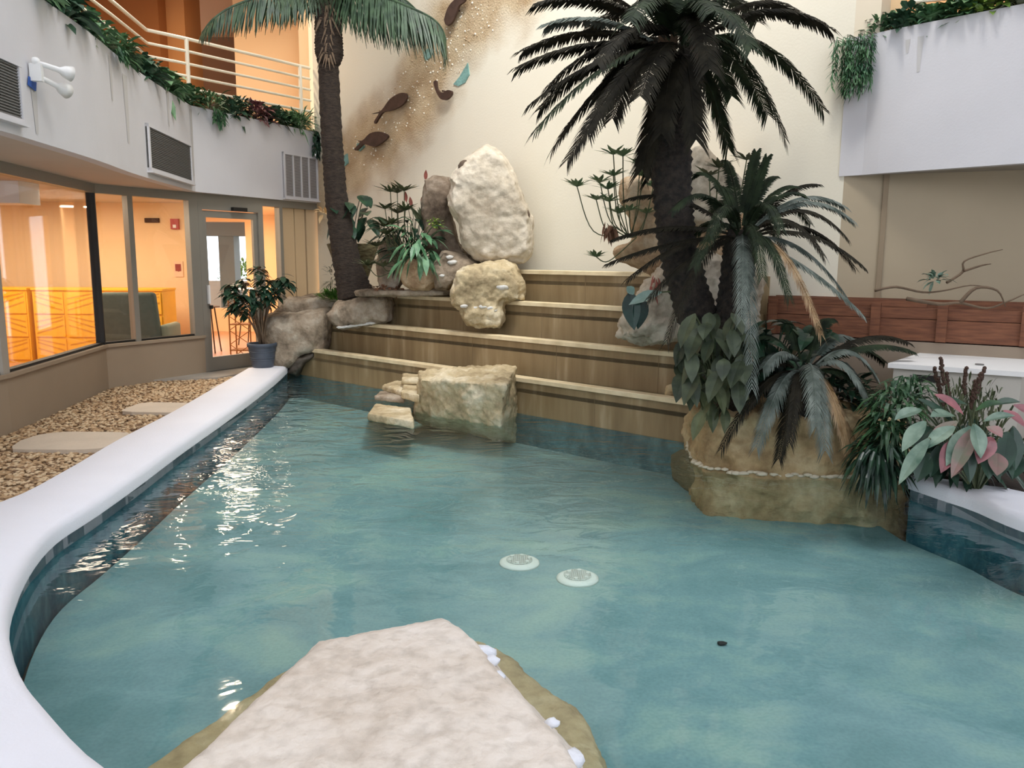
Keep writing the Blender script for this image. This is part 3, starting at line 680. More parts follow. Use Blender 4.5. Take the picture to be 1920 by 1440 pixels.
railing([V(-5.6,14.9,0), V(-4.7,14.3,0)], 3.62, 4.0, 4, [V(-5.1,14.57,0)], 'small cream railing farther back in the upper corridor')
for x, y, lb in ((-4.85,11.35,'small bright ceiling lamp in the lobby above the armchair'), (-4.42,11.95,'small bright ceiling lamp just inside the glass door'), (-5.4,16.0,'small bright ceiling lamp deep in the hall beyond the glass door')):
    t = thing('ceiling_lamp', lb, 'lamp', (x, y, 2.40), 'lobby ceiling lamps')
    b = MB(); b.lathe((x, y, 2.385), [(.055,0),(.06,.01),(.06,.02)], 16); b.build('housing', M_WHITE, t, origin=t.location)
    b = MB(); b.ico((x, y, 2.38), .035, 2, (1, 1, .5)); b.build('bulb', mat('lamp_glow', (255, 226, 190), .5, emit=420), t, True, origin=t.location)
railing([V(3.35,7.2,0), V(3.9,6.95,0), V(4.6,6.4,0), V(5.2,5.4,0)], 3.75, 4.5, 6, [V(3.75,7.02,0), V(4.7,6.3,0)], 'cream railing at the upper right balcony')
# ------------------------------------------------------------------ base slab and planting bed
mb = MB(); mb.box((-14,-6,-.9), (14,26,-.8)); struct(mb.build('floor_base', M_CONC))
mb = MB(); mb.box((-4.7,-4.6,-.8), (8,-4.5,1.0)); mb.box((-4.7,-4.6,9), (8,-4.5,10)); mb.box((-4.7,-4.6,1.0), (-3.2,-4.5,9)); mb.box((7.2,-4.6,1.0), (8,-4.5,9)); mb.box((2.0,-4.6,1.0),(2.2,-4.5,9)); mb.box((-3.2,-4.6,2.6), (7.2,-4.5,3.6))
struct(mb.build('wall_front_blocker', M_FASCIA))  # unseen wall with openings, added to steer the light from above
mb = MB(); mb.box((-4.7,-4.6,10), (8,3.0,10.2)); struct(mb.build('ceiling_front_blocker', M_FASCIA))  # unseen ceiling strip, added to dim the light on the near edge
mb = MB(); mb.box((-4.7,8.6,10), (8,14,10.2)); struct(mb.build('ceiling_back_blocker', M_FASCIA))  # unseen ceiling strip, added to shade the top of the back wall
mb = MB(); mb.box((7.6,-4.5,-.8), (7.8,5.3,10)); struct(mb.build('wall_right_blocker', M_FASCIA))  # unseen side wall, added so that light falls mainly from the top
mb = MB(); mb.box((-3.5,-4.5,ZB), (-3.36,2.6,10)); struct(mb.build('wall_left_front', M_FASCIA))
mb = MB(); mb.box((-4.6,-4.5,-.1), (-4.45,2.6,ZB+.2)); struct(mb.build('wall_left_front_low', M_LOWALL))
mb = MB(); mb.box((-1.3,-4.5,-.1), (7.6,.62,-.01)); mb.prism([(3.2,.6),(7.6,.6),(7.6,4.3),(4.1,4.0)], -.1, -.01); struct(mb.build('floor_front', M_CONC))
mb = MB(); mb.prism([(2.0,6.6),(2.9,6.0),(2.95,5.6),(3.2,5.15),(3.55,4.75),(3.95,4.4),(7,4.2),(7,6.2),(RW1.x,RW1.y-.02),(RW0.x,RW0.y-.02),(2.6,7.5),(1.9,7.6)], -.45, .10)
struct(mb.build('floor_planting_bed', M_SOIL), 'dark soil of the planting bed')
# ------------------------------------------------------------------ stepped cascade
LEV = [.38, .75, 1.115, 1.455]
CC = [c1, c2, c3, c4, WALLC]
def on(c, x): return V(x, c-WK*x, 0)
cas = thing('stepped_cascade', 'tan stone cascade of four long steps with pale projecting lips against the back wall', 'cascade', on(c1, -.5))
XL = [-3.25, -2.9, -2.35, -1.2]; XR = [1.85, 2.0, 2.1, 2.2]
for i in range(4):
    a, b = on(CC[i], XL[i]), on(CC[i], XR[i]); dep = (CC[i+1]-CC[i])*abs(WN.y) if i < 3 else (CC[4]-CC[3])*abs(WN.y)
    z0 = -.5 if i == 0 else LEV[i-1]-.12
    q = MB(); mid = (a+b)/2-WN*.03; q.obox(mid+V(0, 0, (z0+LEV[i]-.045)/2), WU*((b-a).length/2), WN*.03, V(0, 0, (LEV[i]-.045-z0)/2))
    r = q.build('riser', M_RISER, cas, origin=mid)
    if i == 0:
        q = MB(); q.obox(mid+WN*.034+V(0, 0, -.19), WU*((b-a).length/2), WN*.004, V(0, 0, .185)); q.build('underwater_face', pool_mat('riser_tile', (66, 108, 116), (84, 128, 134), (104, 148, 152), 5), cas, origin=mid)
    # thin joints between the stone panels
    q = MB(); k = 0
    s = .55+.3*i
    while s < (b-a).length-.2:
        p = a+WU*s; q.obox(p+WN*.001+V(0, 0, (z0+LEV[i])/2), WU*.0022, WN*.0015, V(0, 0, (LEV[i]-.05-z0)/2)); s += 1.22
    j = q.build('panel_joint', mat('joint_tan', (140, 118, 88), .9), r); j.location = V(0, 0, 0)-mid
    q = MB(); lw_ = .085
    n_ = int((b-a).length/.05); vs = []
    for k in range(n_+1):
        p = a+WU*((b-a).length*k/n_); e1 = .028+.006*noise.noise(p*3)+.003*noise.noise(p*14)
        f_, bk = p+WN*e1, p-WN*lw_
        vs += [V(f_.x, f_.y, LEV[i]-.045), V(f_.x, f_.y, LEV[i]-.006), V(f_.x-WN.x*.008, f_.y-WN.y*.008, LEV[i]), V(bk.x, bk.y, LEV[i]), V(bk.x, bk.y, LEV[i]-.045)]
    fs = [(0,1,2,3,4), tuple(5*n_+x for x in (4,3,2,1,0))]+[(5*k+x, 5*k+(x+1)%5, 5*k+5+(x+1)%5, 5*k+5+x) for k in range(n_) for x in range(5)]
    q.add(vs, fs); q.build('lip', M_LIP, cas, origin=mid)
    # trough behind the lip: floor, then still water
    w0, w1 = a-WN*.08, a-WN*(dep-.01)
    mid2 = (a+b)/2-WN*(dep/2)
    q = MB(); q.obox(mid2+V(0, 0, LEV[i]-.14), WU*((b-a).length/2), WN*(dep/2), V(0, 0, .02)); q.build('trough', mat('trough_dark', (96, 84, 62), .8), cas, origin=mid2)
    q = MB(); hh = WU*((b-a).length/2); dd = WN*(dep/2); zc = V(0, 0, LEV[i]-.03)
    q.add([mid2-hh-dd+zc, mid2+hh-dd+zc, mid2+hh+dd+zc, mid2-hh+dd+zc], [(0,1,2,3)]); q.build('trough_water', M_WATER, cas, origin=mid2)
    # end cheek
    for xx in (XL[i], XR[i]):
        p = on(CC[i], xx)-WN*(dep/2); q = MB(); q.obox(p+V(0, 0, (LEV[i]-.6)/2), WU*.02, WN*(dep/2), V(0, 0, (LEV[i]+.55)/2)); q.build('end_wall', M_RISER, cas, origin=p)
# ------------------------------------------------------------------ rocks
def patches(rock, items, sc=(1.3, .8, .6), m=None, name='mortar_patch'):
    for p, r in items:
        q = MB(); q.ico(p, r, 2, sc, .2); q.build(name, m or M_GROUT, rock, True, origin=p)
def rock_finish(name, V0, F0, m, voxel, amp, freq, seed, strat=0, parent=None, smooth=True, fine=.25):
    me = bpy.data.meshes.new('tmp'); me.from_pydata([tuple(v) for v in V0], [], F0)
    bm = bmesh.new(); bm.from_mesh(me); bmesh.ops.recalc_face_normals(bm, faces=bm.faces); bm.to_mesh(me); bm.free()
    t = bpy.data.objects.new('tmp', me); COL.objects.link(t)
    md = t.modifiers.new('r', 'REMESH'); md.mode = 'VOXEL'; md.voxel_size = voxel
    dg = bpy.context.evaluated_depsgraph_get(); ev = t.evaluated_get(dg); em = bpy.data.meshes.new_from_object(ev)
    bpy.data.objects.remove(t); bpy.data.meshes.remove(me)
    so = V(seed*3.1, seed*1.7, seed*.9)
    ns = [v.normal.copy() for v in em.vertices]
    for v, nn_ in zip(em.vertices, ns):
        c = v.co
        h = noise.fractal(c*freq+so, .9, 2.1, 5)*amp + (abs(noise.noise(c*freq*2.3+so))-.3)*amp*.8 + noise.fractal(c*freq*6+so, .8, 2, 3)*amp*fine
        if strat: h += strat*(noise.noise(V(c.x*.6, c.y*.6, c.z*9)+so))
        v.co = c+nn_*h
    if smooth: em.polygons.foreach_set('use_smooth', [True]*len(em.polygons))
    em.materials.clear(); em.materials.append(m)
    cx = sum((Vector(v) for v in V0), V(0, 0, 0))/len(V0); cx.z = min(Vector(v).z for v in V0)
    em.transform(Matrix.Translation(-cx)); em.name = name
    o = bpy.data.objects.new(name, em); COL.objects.link(o); o.location = cx
    if parent is not None: o.parent = parent; o.location = cx-parent.location
    return o
def rock_outline(name, px, Y, thick, m, voxel=.025, amp=.03, freq=3, seed=1, tilt=None, plane=None, strat=0, parent=None, fine=.25, rings=None):
    P = [PL(x, y, Y) if plane else PY(x, y, Y) for x, y in px]
    c = sum(P, V(0, 0, 0))/len(P); dr = -WN if plane else V(0, 1, 0)
    if tilt: dr = (dr+V(0, 0, tilt)).normalized()
    vs = []; fs = []; n = len(P)
    for s, dpt in (rings or ((.55, -.5), (.85, -.42), (.985, -.18), (1, .1), (.9, .42), (.6, .5))):
        for p in P: vs.append(c+(p-c)*s+dr*(dpt*thick))
    R_ = len(vs)//n
    for r in range(R_-1):
        for k in range(n): fs.append((r*n+k, r*n+(k+1)%n, (r+1)*n+(k+1)%n, (r+1)*n+k))
    fs += [tuple(reversed(range(n))), tuple((R_-1)*n+k for k in range(n))]
    return rock_finish(name, vs, fs, m, voxel, amp, freq, seed, strat, parent, fine=fine)
def rock_hull(name, pts, m, voxel=.025, amp=.03, freq=3, seed=1, strat=0, parent=None, fine=.25):
    bm = bmesh.new()
    for p in pts: bm.verts.new(p)
    r = bmesh.ops.convex_hull(bm, input=bm.verts)
    junk = list({g for g in r['geom_interior']+r['geom_unused'] if isinstance(g, bmesh.types.BMVert)})
    if junk: bmesh.ops.delete(bm, geom=junk, context='VERTS')
    bm.verts.index_update(); vs = [v.co.copy() for v in bm.verts]; fs = [tuple(v.index for v in f.verts) for f in bm.faces]; bm.free()
    return rock_finish(name, vs, fs, m, voxel, amp, freq, seed, strat, parent, fine=fine)
# foreground slab at the near edge: flat top, spreading skirt under the water
top = [(830,1160),(866,1178),(905,1225),(940,1268),(985,1330),(1030,1368),(1060,1405),(1085,1460),(1120,1560),(770,1172),(700,1194),(600,1204),(556,1252),(500,1310),(430,1385),(350,1445),(250,1530)]
pts = [PZ(x, y, .20) for x, y in top]+[PZ(x, y, .12)+V(0, 0, 0) for x, y in top]
rf = rock_hull('foreground_rock', pts+[PZ(840,1175,-.05), PZ(620,1225,-.05), PZ(420,1400,-.05), PZ(1090,1420,-.05)], S_FRONT, .016, .008, 3.4, 4, fine=.6)
tag(rf, 'large flat topped buff rock in the foreground at the pool edge', 'rock')
sk = [(845,1172),(900,1200),(960,1232),(1020,1280),(1075,1330),(1105,1375),(1130,1420),(1150,1460),(560,1240),(480,1320),(420,1365),(370,1390),(300,1420),(240,1470)]
pts = [PZ(x, y, -.03) for x, y in sk]+[PZ(x, y, -.06)+V((x-780)/2600, .05, -.32) for x, y in sk]
o = rock_hull('submerged_ledge', pts, stone_mat('wet_sandstone', (186, 164, 124), (150, 130, 96), (204, 186, 150), 3), .025, .02, 3, 9)
o.parent = rf; o.location = o.location-rf.location
random.seed(5)
patches(rf, [(PZ(x, y, .15), r) for (x, y, r) in ((908,1224,.036),(922,1240,.026),(935,1268,.022),(1035,1356,.02),(1070,1422,.034))], (1.2, 1.1, .7), M_GROUTW)
# block rock in the pool
def P_(x, y, z): return PZ(x, y, z)
blk = [P_(784,695,.42), P_(905,690,.46), P_(968,688,.45), P_(948,722,.42), P_(900,715,.40), P_(790,712,.38)]
blk += [P_(778,772,.02), P_(775,785,-.1), P_(938,800,.0), P_(972,772,0), P_(885,792,0), P_(845,783,.0)]
bb = [on(c1, 0.05)+WN*.02, on(c1, -.62)+WN*.02]
blk += [V(p.x, p.y, z) for p in bb for z in (-.34, .40)]+[PZ(795,792,-.33), PZ(935,824,-.33), PZ(972,795,-.33)]
o = rock_hull('block_boulder', blk, S_TAN, .018, .035, 2.8, 21, fine=.45)
tag(o, 'squarish tan boulder standing in the water in front of the lowest step', 'boulder')
random.seed(21)
flat = [((690,775),(775,790),(770,765),(705,757),.0,.07,'lowest'), ((702,742),(760,748),(745,732),(712,733),.07,.05,'small outer'), ((716,722),(780,740),(775,715),(740,712),.12,.06,'tilted'), ((752,712),(785,712),(785,700),(756,700),.22,.05,'topmost'), ((752,735),(786,742),(786,722),(756,722),.14,.07,'inner')]
lbl = ['lowest and widest flat stone in the stack left of the tan block boulder', 'small brown flat stone at the outer left of the stack beside the tan block boulder', 'flat stone in the middle of the stack beside the tan block boulder', 'topmost thin flat stone leaning on the tan block boulder', 'chunky stone wedged between the stack and the tan block boulder']
for (a, b, c, d_, z, th, nm), lb in zip(flat, lbl):
    zz = z+th; P4 = [PZ(*q_, zz) for q_ in (a, b, c, d_)]
    pts = P4+[p-V(0, 0, th) for p in P4]
    if z == 0: pts += [PZ(x_, y_+10, -.31) for x_, y_ in (a, b, c, d_)]
    o = rock_hull('flat_stone', pts, S_TAN if nm != 'small outer' else S_GREYB, .014, .008, 6, len(nm)); tag(o, lb, 'stone', 'flat stones stacked beside the block boulder')
# middle boulder on the steps
o = rock_outline('step_boulder', [(852,505),(870,497),(905,492),(940,490),(965,496),(978,520),(984,545),(982,562),(950,570),(946,600),(938,616),(905,612),(878,610),(866,585),(850,566),(844,548),(850,525)], 9.05, .55, S_TAN, .02, .04, 3.2, 5, fine=.4)
tag(o, 'rough tan boulder spilling over the middle of the cascade below the tall pale boulder', 'boulder')
patches(o, [(PY(x, y, 8.81), r) for (x, y, r) in ((893,577,.04),(905,575,.05),(918,578,.04),(942,539,.055),(926,582,.03),(870,574,.035))])
# tall pale boulder
tb = rock_outline('tall_boulder', [(912,272),(930,276),(948,292),(962,318),(976,350),(990,385),(1001,415),(1004,450),(1000,478),(985,494),(955,500),(920,497),(893,487),(872,465),(862,440),(857,412),(846,398),(838,385),(838,365),(846,345),(838,335),(852,318),(868,300),(890,286)], 9.35, .55, S_PALE, .022, .035, 2.2, 3, fine=.35)
tag(tb, 'tall pale pear shaped boulder leaning on the back wall above the cascade', 'boulder')
patches(tb, [(PY(869,310,9.20), .055), (PY(881,327,9.17), .035), (PY(986,402,9.19), .045)], (1, .42, 1.15), mat('hollow_shade_brown', (96, 80, 66), .95), 'hollow_shade')  # dark lumps stand in for the shade inside the hollows
o = rock_outline('cave_slab', [(795,335),(812,328),(845,334),(850,350),(838,372),(840,392),(852,420),(858,450),(880,480),(850,500),(800,470),(795,420),(790,370)], 9.75, .35, stone_mat('cave_shade_rock', (120, 104, 88), (60, 48, 38), (176, 162, 144), 2), .025, .03, 3, 8)  # dark tones paint in the shadow of the gap beside the boulder
tag(o, 'rock slab with painted hollow shade behind the left side of the tall pale boulder', 'rock')
SH = 1.115
o = rock_outline('ledge_rock', [(855,470),(880,476),(905,492),(930,500),(935,520),(855,530),(838,545),(815,545),(812,500),(830,470)], 9.45, .5, S_GREYB, .025, .035, 3, 12)
tag(o, 'grey brown rock under the tall pale boulder with white mortar streaks', 'rock')
patches(o, [(PY(x, y, 9.22), r) for (x, y, r) in ((843,482,.035),(848,492,.045),(831,517,.035))])
o = rock_outline('rock_pot', [(750,487),(775,482),(805,484),(830,488),(834,505),(822,530),(805,545),(775,546),(757,535),(748,510)], 9.75, .5, S_URN, .025, .012, 4, 14)
tag(o, 'rounded tan rock pot holding the peace lily', 'pot')
o = rock_outline('ledge_rock', [(712,462),(728,438),(748,440),(760,480),(760,530),(745,547),(714,547),(706,500)], 10.1, .45, S_GREYB, .025, .03, 3, 16)
tag(o, 'brown rock on the ledge between the palm trunk and the peace lily pot', 'rock')
q = MB()
o = rock_outline('ledge_stone', [(664,545),(700,541),(760,543),(800,540),(848,545),(850,553),(740,556),(668,556)], 9.95, .5, S_GREYB, .02, .012, 5, 17)
tag(o, 'thin crusted ledge stone along the top of the third step left of the boulder', 'rock')
# woven mossy planter behind the palm trunk
cpt = PY(664, 545, 10.98); cpt.z = SH
t = thing('basket_planter', 'tapering mossy basket planter behind the palm trunk', 'planter', cpt)
q = MB(); prof = [(.12,0),(.17,.12),(.24,.32),(.32,.56),(.35,.64),(.33,.65),(.30,.60),(.05,.58)]; q.lathe(cpt, prof, 24)
q.build('basket', mat('mossy_basket', (122, 116, 84), .95, rgb2=(80, 70, 46), vscale=10, bump=1, bscale=22, stretch=(1, 1, 4)), t, True, origin=cpt)
# rock bank left of the steps
o = rock_outline('rock_bank', [(497,592),(520,583),(570,582),(625,578),(634,600),(630,640),(622,655),(600,657),(572,668),(555,690),(520,694),(498,690),(492,640)], 10.9, .8, S_GREYB, .03, .045, 2.2, 31)
tag(o, 'grey brown rock bank left of the cascade behind the potted plant', 'rock')
o = rock_outline('rock_bank', [(515,590),(530,572),(545,556),(580,552),(640,549),(668,556),(660,580),(630,592),(560,596)], 11.3, .9, S_GREYB, .03, .04, 2.4, 32)
tag(o, 'brown rock ridge behind the rock bank below the tan wall panels', 'rock')
o = rock_outline('rock_shelf', [(612,588),(640,560),(668,552),(700,548),(735,550),(742,565),(738,600),(700,606),(672,612),(645,616),(632,612),(618,602)], 10.35, .7, S_GREYB, .025, .035, 3, 33)
tag(o, 'overhanging grey rock shelf at the left end of the second and third steps', 'rock')
patches(o, [(PY(640+k*11, 614-k*1.6, 10.05), .035) for k in range(6)], (1.9, .8, .5))
o = rock_outline('waterline_rock', [(540,700),(548,672),(570,664),(598,654),(600,664),(575,680),(560,706)], 10.75, .4, mat('dark_wet_rock', (84, 74, 62), .5, .3, 4, bump=.5), .02, .02, 4, 34)
tag(o, 'small dark wet rock at the far end of the white coping', 'rock')
# rock planter on the right
wl_ = [(1287,800),(1292,840),(1300,868),(1322,884),(1380,892),(1450,896),(1540,900),(1640,905),(1685,902),(1706,898)]
base = [PZ(x, y, 0) for x, y in wl_]; tp = []
for p in base: tp.append(V(p.x*1.0, p.y+.10, .44))
tp[0] = PZ(1296,742,.42); tp[1] = PZ(1300,770,.42); back = [V(2.6,6.7,0), V(2.0,7.1,0), V(1.4,7.1,0)]
vs = []; n = len(base)+len(back)
for z, k in ((-.5, -.06), (-.02, -.02), (.06, 0)):
    for p in base+back: vs.append(V(p.x, p.y+k, z))
for i_, p in enumerate(base+back): vs.append(V(p.x, p.y+(.07 if i_ < len(base) else 0), .28))
for p in tp+back: vs.append(V(p.x, p.y, .44 if p in tp else .46))
fs = []
for r in range(4):
    for k in range(n): fs.append((r*n+k, r*n+(k+1)%n, (r+1)*n+(k+1)%n, (r+1)*n+k))
fs += [tuple(range(n)), tuple(4*n+k for k in reversed(range(n)))]
pr = rock_finish('rock_planter', vs, fs, stone_mat('planter_rock', (176, 152, 112), (118, 96, 66), (206, 188, 150), 2.2), .025, .07, 2.6, 41)
tag(pr, 'cast tan rock planter rising from the water on the right, carrying the dark sago palms', 'planter')
q = MB()
for i_ in range(len(base)-1):
    a, b = base[i_], base[i_+1]; L_ = (b-a).length
    for k in range(int(L_/.045)):
        p = a.lerp(b, k*.045/L_); q.ico(V(p.x+rnd(-.01, .01), p.y-.03+rnd(-.01, .01), .035+rnd(-.01, .01)), rnd(.02, .034), 1, (1.5, .8, .55), .2)
q.build('waterline_crust', mat('crust_pale', (206, 196, 172), .9, bump=.4), pr, True, origin=pr.location)['kind'] = 'stuff'
sl = [PZ(x, y, -.2)+V(0, .03, 0) for x, y in ((1262,880),(1310,915),(1400,938),(1500,952),(1600,955),(1670,940),(1715,905))]
vs_ = [V(p.x, p.y+.12, z) for p in sl for z in (-.14,)]+[V(p.x*1.01, p.y+.06, -.34) for p in sl]+[V(p.x, p.y+.25, -.06) for p in base]
o = rock_hull('submerged_ledge', vs_, mat('dark_wet_sand', (120, 112, 84), .8, .2, 3), .035, .02, 3, 43); o.parent = pr; o.location = o.location-pr.location
# rocks behind the right palms
o = rock_outline('rock_urn', [(1163,336),(1180,330),(1215,322),(1250,330),(1300,340),(1370,350),(1400,400),(1410,480),(1400,540),(1300,545),(1220,520),(1180,500),(1155,485),(1150,470),(1185,450),(1178,410),(1162,370)], 7.95, .45, S_URN, .025, .025, 3, 51)
tag(o, 'tall tan rock urn behind the main sago trunk on the upper step', 'rock')
o = rock_outline('peak_rock', [(1270,340),(1300,275),(1318,272),(1345,300),(1372,318),(1392,340),(1395,400),(1350,440),(1285,420)], 7.7, .4, S_PALE, .025, .03, 3, 52)
tag(o, 'pointed pale rock against the wall right of the main sago trunk', 'rock')
o = rock_outline('rubble_rock', [(1190,560),(1215,520),(1240,490),(1290,470),(1380,480),(1430,520),(1420,620),(1300,640),(1220,645),(1160,632),(1165,600)], 7.35, .55, S_PALE, .025, .045, 4, 53, fine=.5)
tag(o, 'crumbly pale rock beside the second step behind the sago trunk', 'rock')
# ------------------------------------------------------------------ redwood planter box, cabinet, right side bits
FA, FB_ = PZ(1430,542,1.24), PZ(1935,556,1.24)
FA = V(2.32,7.30,0); FB_ = V(4.09,6.20,0)
fu = (FB_-FA).normalized(); fn = V(-fu.y, fu.x, 0); FL = (FB_-FA).length
t = thing('redwood_planter_box', 'long redwood planter box along the shaded right wall', 'planter box', FA+V(0, 0, .93))
def fbox(nm, s0, s1, z0, z1, off, th, m):
    q = MB(); q.obox(FA+fu*(s0+s1)/2+fn*off+V(0, 0, (z0+z1)/2), fu*(s1-s0)/2, fn*th, V(0, 0, (z1-z0)/2)); return q.build(nm, m, t, origin=FA+fu*(s0+s1)/2)
fbox('board', 0, FL, .95, 1.105, 0, .018, M_REDWOOD); fbox('board', 0, FL, 1.11, 1.20, 0.01, .018, M_REDWOOD); fbox('board', 0, FL*.62, 1.205, 1.262, .02, .018, M_REDWOOD)
fbox('back_board', 0, FL, .95, 1.26, .30, .018, M_REDWOOD); fbox('base_board', 0, FL, .93, .95, .15, .17, M_REDWOOD); fbox('soil', .03, FL-.03, .95, 1.12, .15, .12, M_SOIL)
for s in (.02, FL*.42, FL*.66, FL*.94): fbox('post', s, s+.075, .93, 1.235, -.035, .02, M_REDWOOD)
q = MB(); q.obox(FA+fu*FL/2+fn*.16+V(0, 0, .50), fu*(FL/2+.3), fn*.18, V(0, 0, .42)); struct(q.build('wall_right_low', mat('low_wall_brown', (150, 134, 116), .9, .1, 2)), 'brownish low wall under the redwood planter box')
# driftwood and air plants on the box
random.seed(8)
def twig(px, Y, rad, nm, lb, cat='driftwood', leaves=0, grp=None):
    t2 = thing(nm, lb, cat, PY(*px[0][0], Y), grp)
    for line in px:
        P = smooth_curve([PY(x, y, Y+.04*math.sin(x*.2)) for x, y in line], 4); n_ = len(P)
        q = MB(); q.tube(P, [rad*(1-.75*k/(n_-1)) for k in range(n_)], 6); q.build('branch', M_TWIG, t2, True, origin=t2.location)
    return t2
twig([[(1640,545),(1680,538),(1730,548),(1770,545),(1820,535),(1860,540)], [(1775,530),(1805,510),(1808,490),(1850,475),(1880,468)], [(1808,508),(1840,498),(1858,495)]], 6.45, .012, 'driftwood_branch', 'thin forked driftwood branch standing up from the redwood planter box')
twig([[(1700,560),(1760,570),(1800,568),(1850,578),(1890,565),(1920,552)], [(1800,568),(1830,540),(1870,545),(1885,575)]], 6.2, .016, 'driftwood_branch', 'pale twisted driftwood lying along the edge of the redwood planter box')
def clump(name, c, ext, n, L, W, m, lb, cat='plant', grp=None, curve=.5, up=.3, fold=.25, parent=None, seed=1, kind='out', seg=3):
    random.seed(seed); q = MB(); c = Vector(c)
    for k in range(n):
        d0 = V(rnd(-1, 1), rnd(-1, 1), rnd(-1, 1)); 
        if d0.length > 1: d0 = d0.normalized()*rnd(.3, 1)
        p = c+V(d0.x*ext[0], d0.y*ext[1], d0.z*ext[2])
        if kind == 'out': dr = V(d0.x, d0.y, d0.z*.5+up)+V(rnd(-.4, .4), rnd(-.4, .4), rnd(-.3, .3))
        elif kind == 'down': dr = V(rnd(-.5, .5), rnd(-.7, .1), -1+rnd(-.1, .5))
        elif kind == 'up': dr = V(rnd(-.4, .4), rnd(-.4, .4), 1)
        l = L*rnd(.7, 1.2); q.m = 0
        q.leaf(p, dr, V(rnd(-.3, .3), rnd(-.3, .3), 1), l, W*rnd(.8, 1.2), curve*rnd(.5, 1.3), fold, seg)
    o = q.build(name, m, parent, origin=c)
    if lb: tag(o, lb, cat, grp)
    return o
clump('air_plant', PY(1755,522,6.4), (.07,.05,.04), 40, .09, .03, [L_STRIPE], 'grey green succulent rosette on the redwood planter box', seed=3)
# white cabinet
cb = [PZ(1665,681,.83), PZ(1925,698,.83), PZ(1960,667,.83), PZ(1742,656,.83)]
cc = sum(cb, V(0, 0, 0))/4
t = thing('white_cabinet', 'low white cabinet with a projecting lid behind the planting bed', 'cabinet', V(cc.x, cc.y, .1))
q = MB(); q.prism([(p.x, p.y) for p in cb], .795, .83); q.build('lid', M_WHITE, t, origin=t.location)
inn_ = [cc+(p-cc)*.93 for p in cb]
q = MB(); q.prism([(p.x, p.y) for p in inn_], .10, .794); q.build('body', mat('cabinet_grey', (196, 190, 178), .6), t, origin=t.location)
du = (inn_[1]-inn_[0]); du.z = 0; ul = du.normalized(); un = V(ul.y, -ul.x, 0)
q = MB(); p = inn_[0]+ul*(du.length*.29); q.obox(V(p.x, p.y, .73)+un*.004, ul*.08, un*.006, V(0, 0, .025)); q.build('slot', M_BLACK, t, origin=t.location)
q = MB(); q.obox(V(inn_[0].x, inn_[0].y, .43)+ul*.12+un*.003, ul*.006, un*.004, V(0, 0, .32)); q.build('door_gap', M_GREY, t, origin=t.location)
q = MB(); p = cb[0].lerp(cb[1], .72)+V(.1,.25,.003); q.lathe(p, [(.03,0),(.03,.006)], 16); q.build('hinge_cap', M_GREY, t, origin=t.location)
# small lit white pillar with its uplight
q = MB(); p = PZ(1644,760,.1); q.box((p.x-.06,p.y+.62,.1), (p.x+.06,p.y+.72,.9)); struct(q.build('wall_white_pier', M_WHITE))
l = bpy.data.lights.new('bed_uplight', 'SPOT'); l.energy = 6; l.spot_size = 1.0; l.shadow_soft_size = .03; l.color = (1, .95, .85)
lo = bpy.data.objects.new('bed_uplight', l); COL.objects.link(lo); lo.location = (p.x, p.y+.45, .25); lo.rotation_euler = (math.radians(140), 0, 0)
# ------------------------------------------------------------------ pool fittings
for (x, y), lb in (((974,1051), 'round white drain cover on the pool floor, left one of the pair'), ((1083,1080), 'round white drain cover on the pool floor, right one of the pair')):
    c = PZ(x, y, ZP+.02); c.z = ZP; t = thing('drain_cover', lb, 'drain cover', c, 'pool floor drain covers')
    q = MB(); q.lathe(c, [(.128,0),(.125,.012),(.105,.022),(.09,.024)], 40); q.build('rim', mat('drain_white', (228, 234, 222), .5), t, True, origin=c)
    q = MB(); q.lathe(c+V(0,0,.024), [(.082,0),(.082,.001)], 30); q.build('grate_recess', M_GREY, t, origin=c)
    q = MB()
    for k in range(-6, 7):
        s = math.sqrt(max(0, .083**2-(k*.0125)**2)); q.obox(c+V(k*.0125, 0, .029), V(.0036,0,0), V(0,s,0), V(0,0,.003)); q.obox(c+V(0, k*.0125, .029), V(s,0,0), V(0,.0028,0), V(0,0,.003))
    for k in range(6): an = k*math.pi/3+.3; q.lathe(c+V(.066*math.cos(an), .066*math.sin(an), .025), [(.014,0),(.013,.012)], 10)
    q.build('grate', mat('drain_white', (228, 234, 222)), t, origin=c)
q = MB(); c = PZ(1354,1206,ZP+.01); q.ico(c, .02, 2, (1.3, .8, .5), .2); tag(q.build('dead_leaf', M_BLACK, origin=c), 'tiny dark leaf lying alone on the pool floor at right', 'leaf')
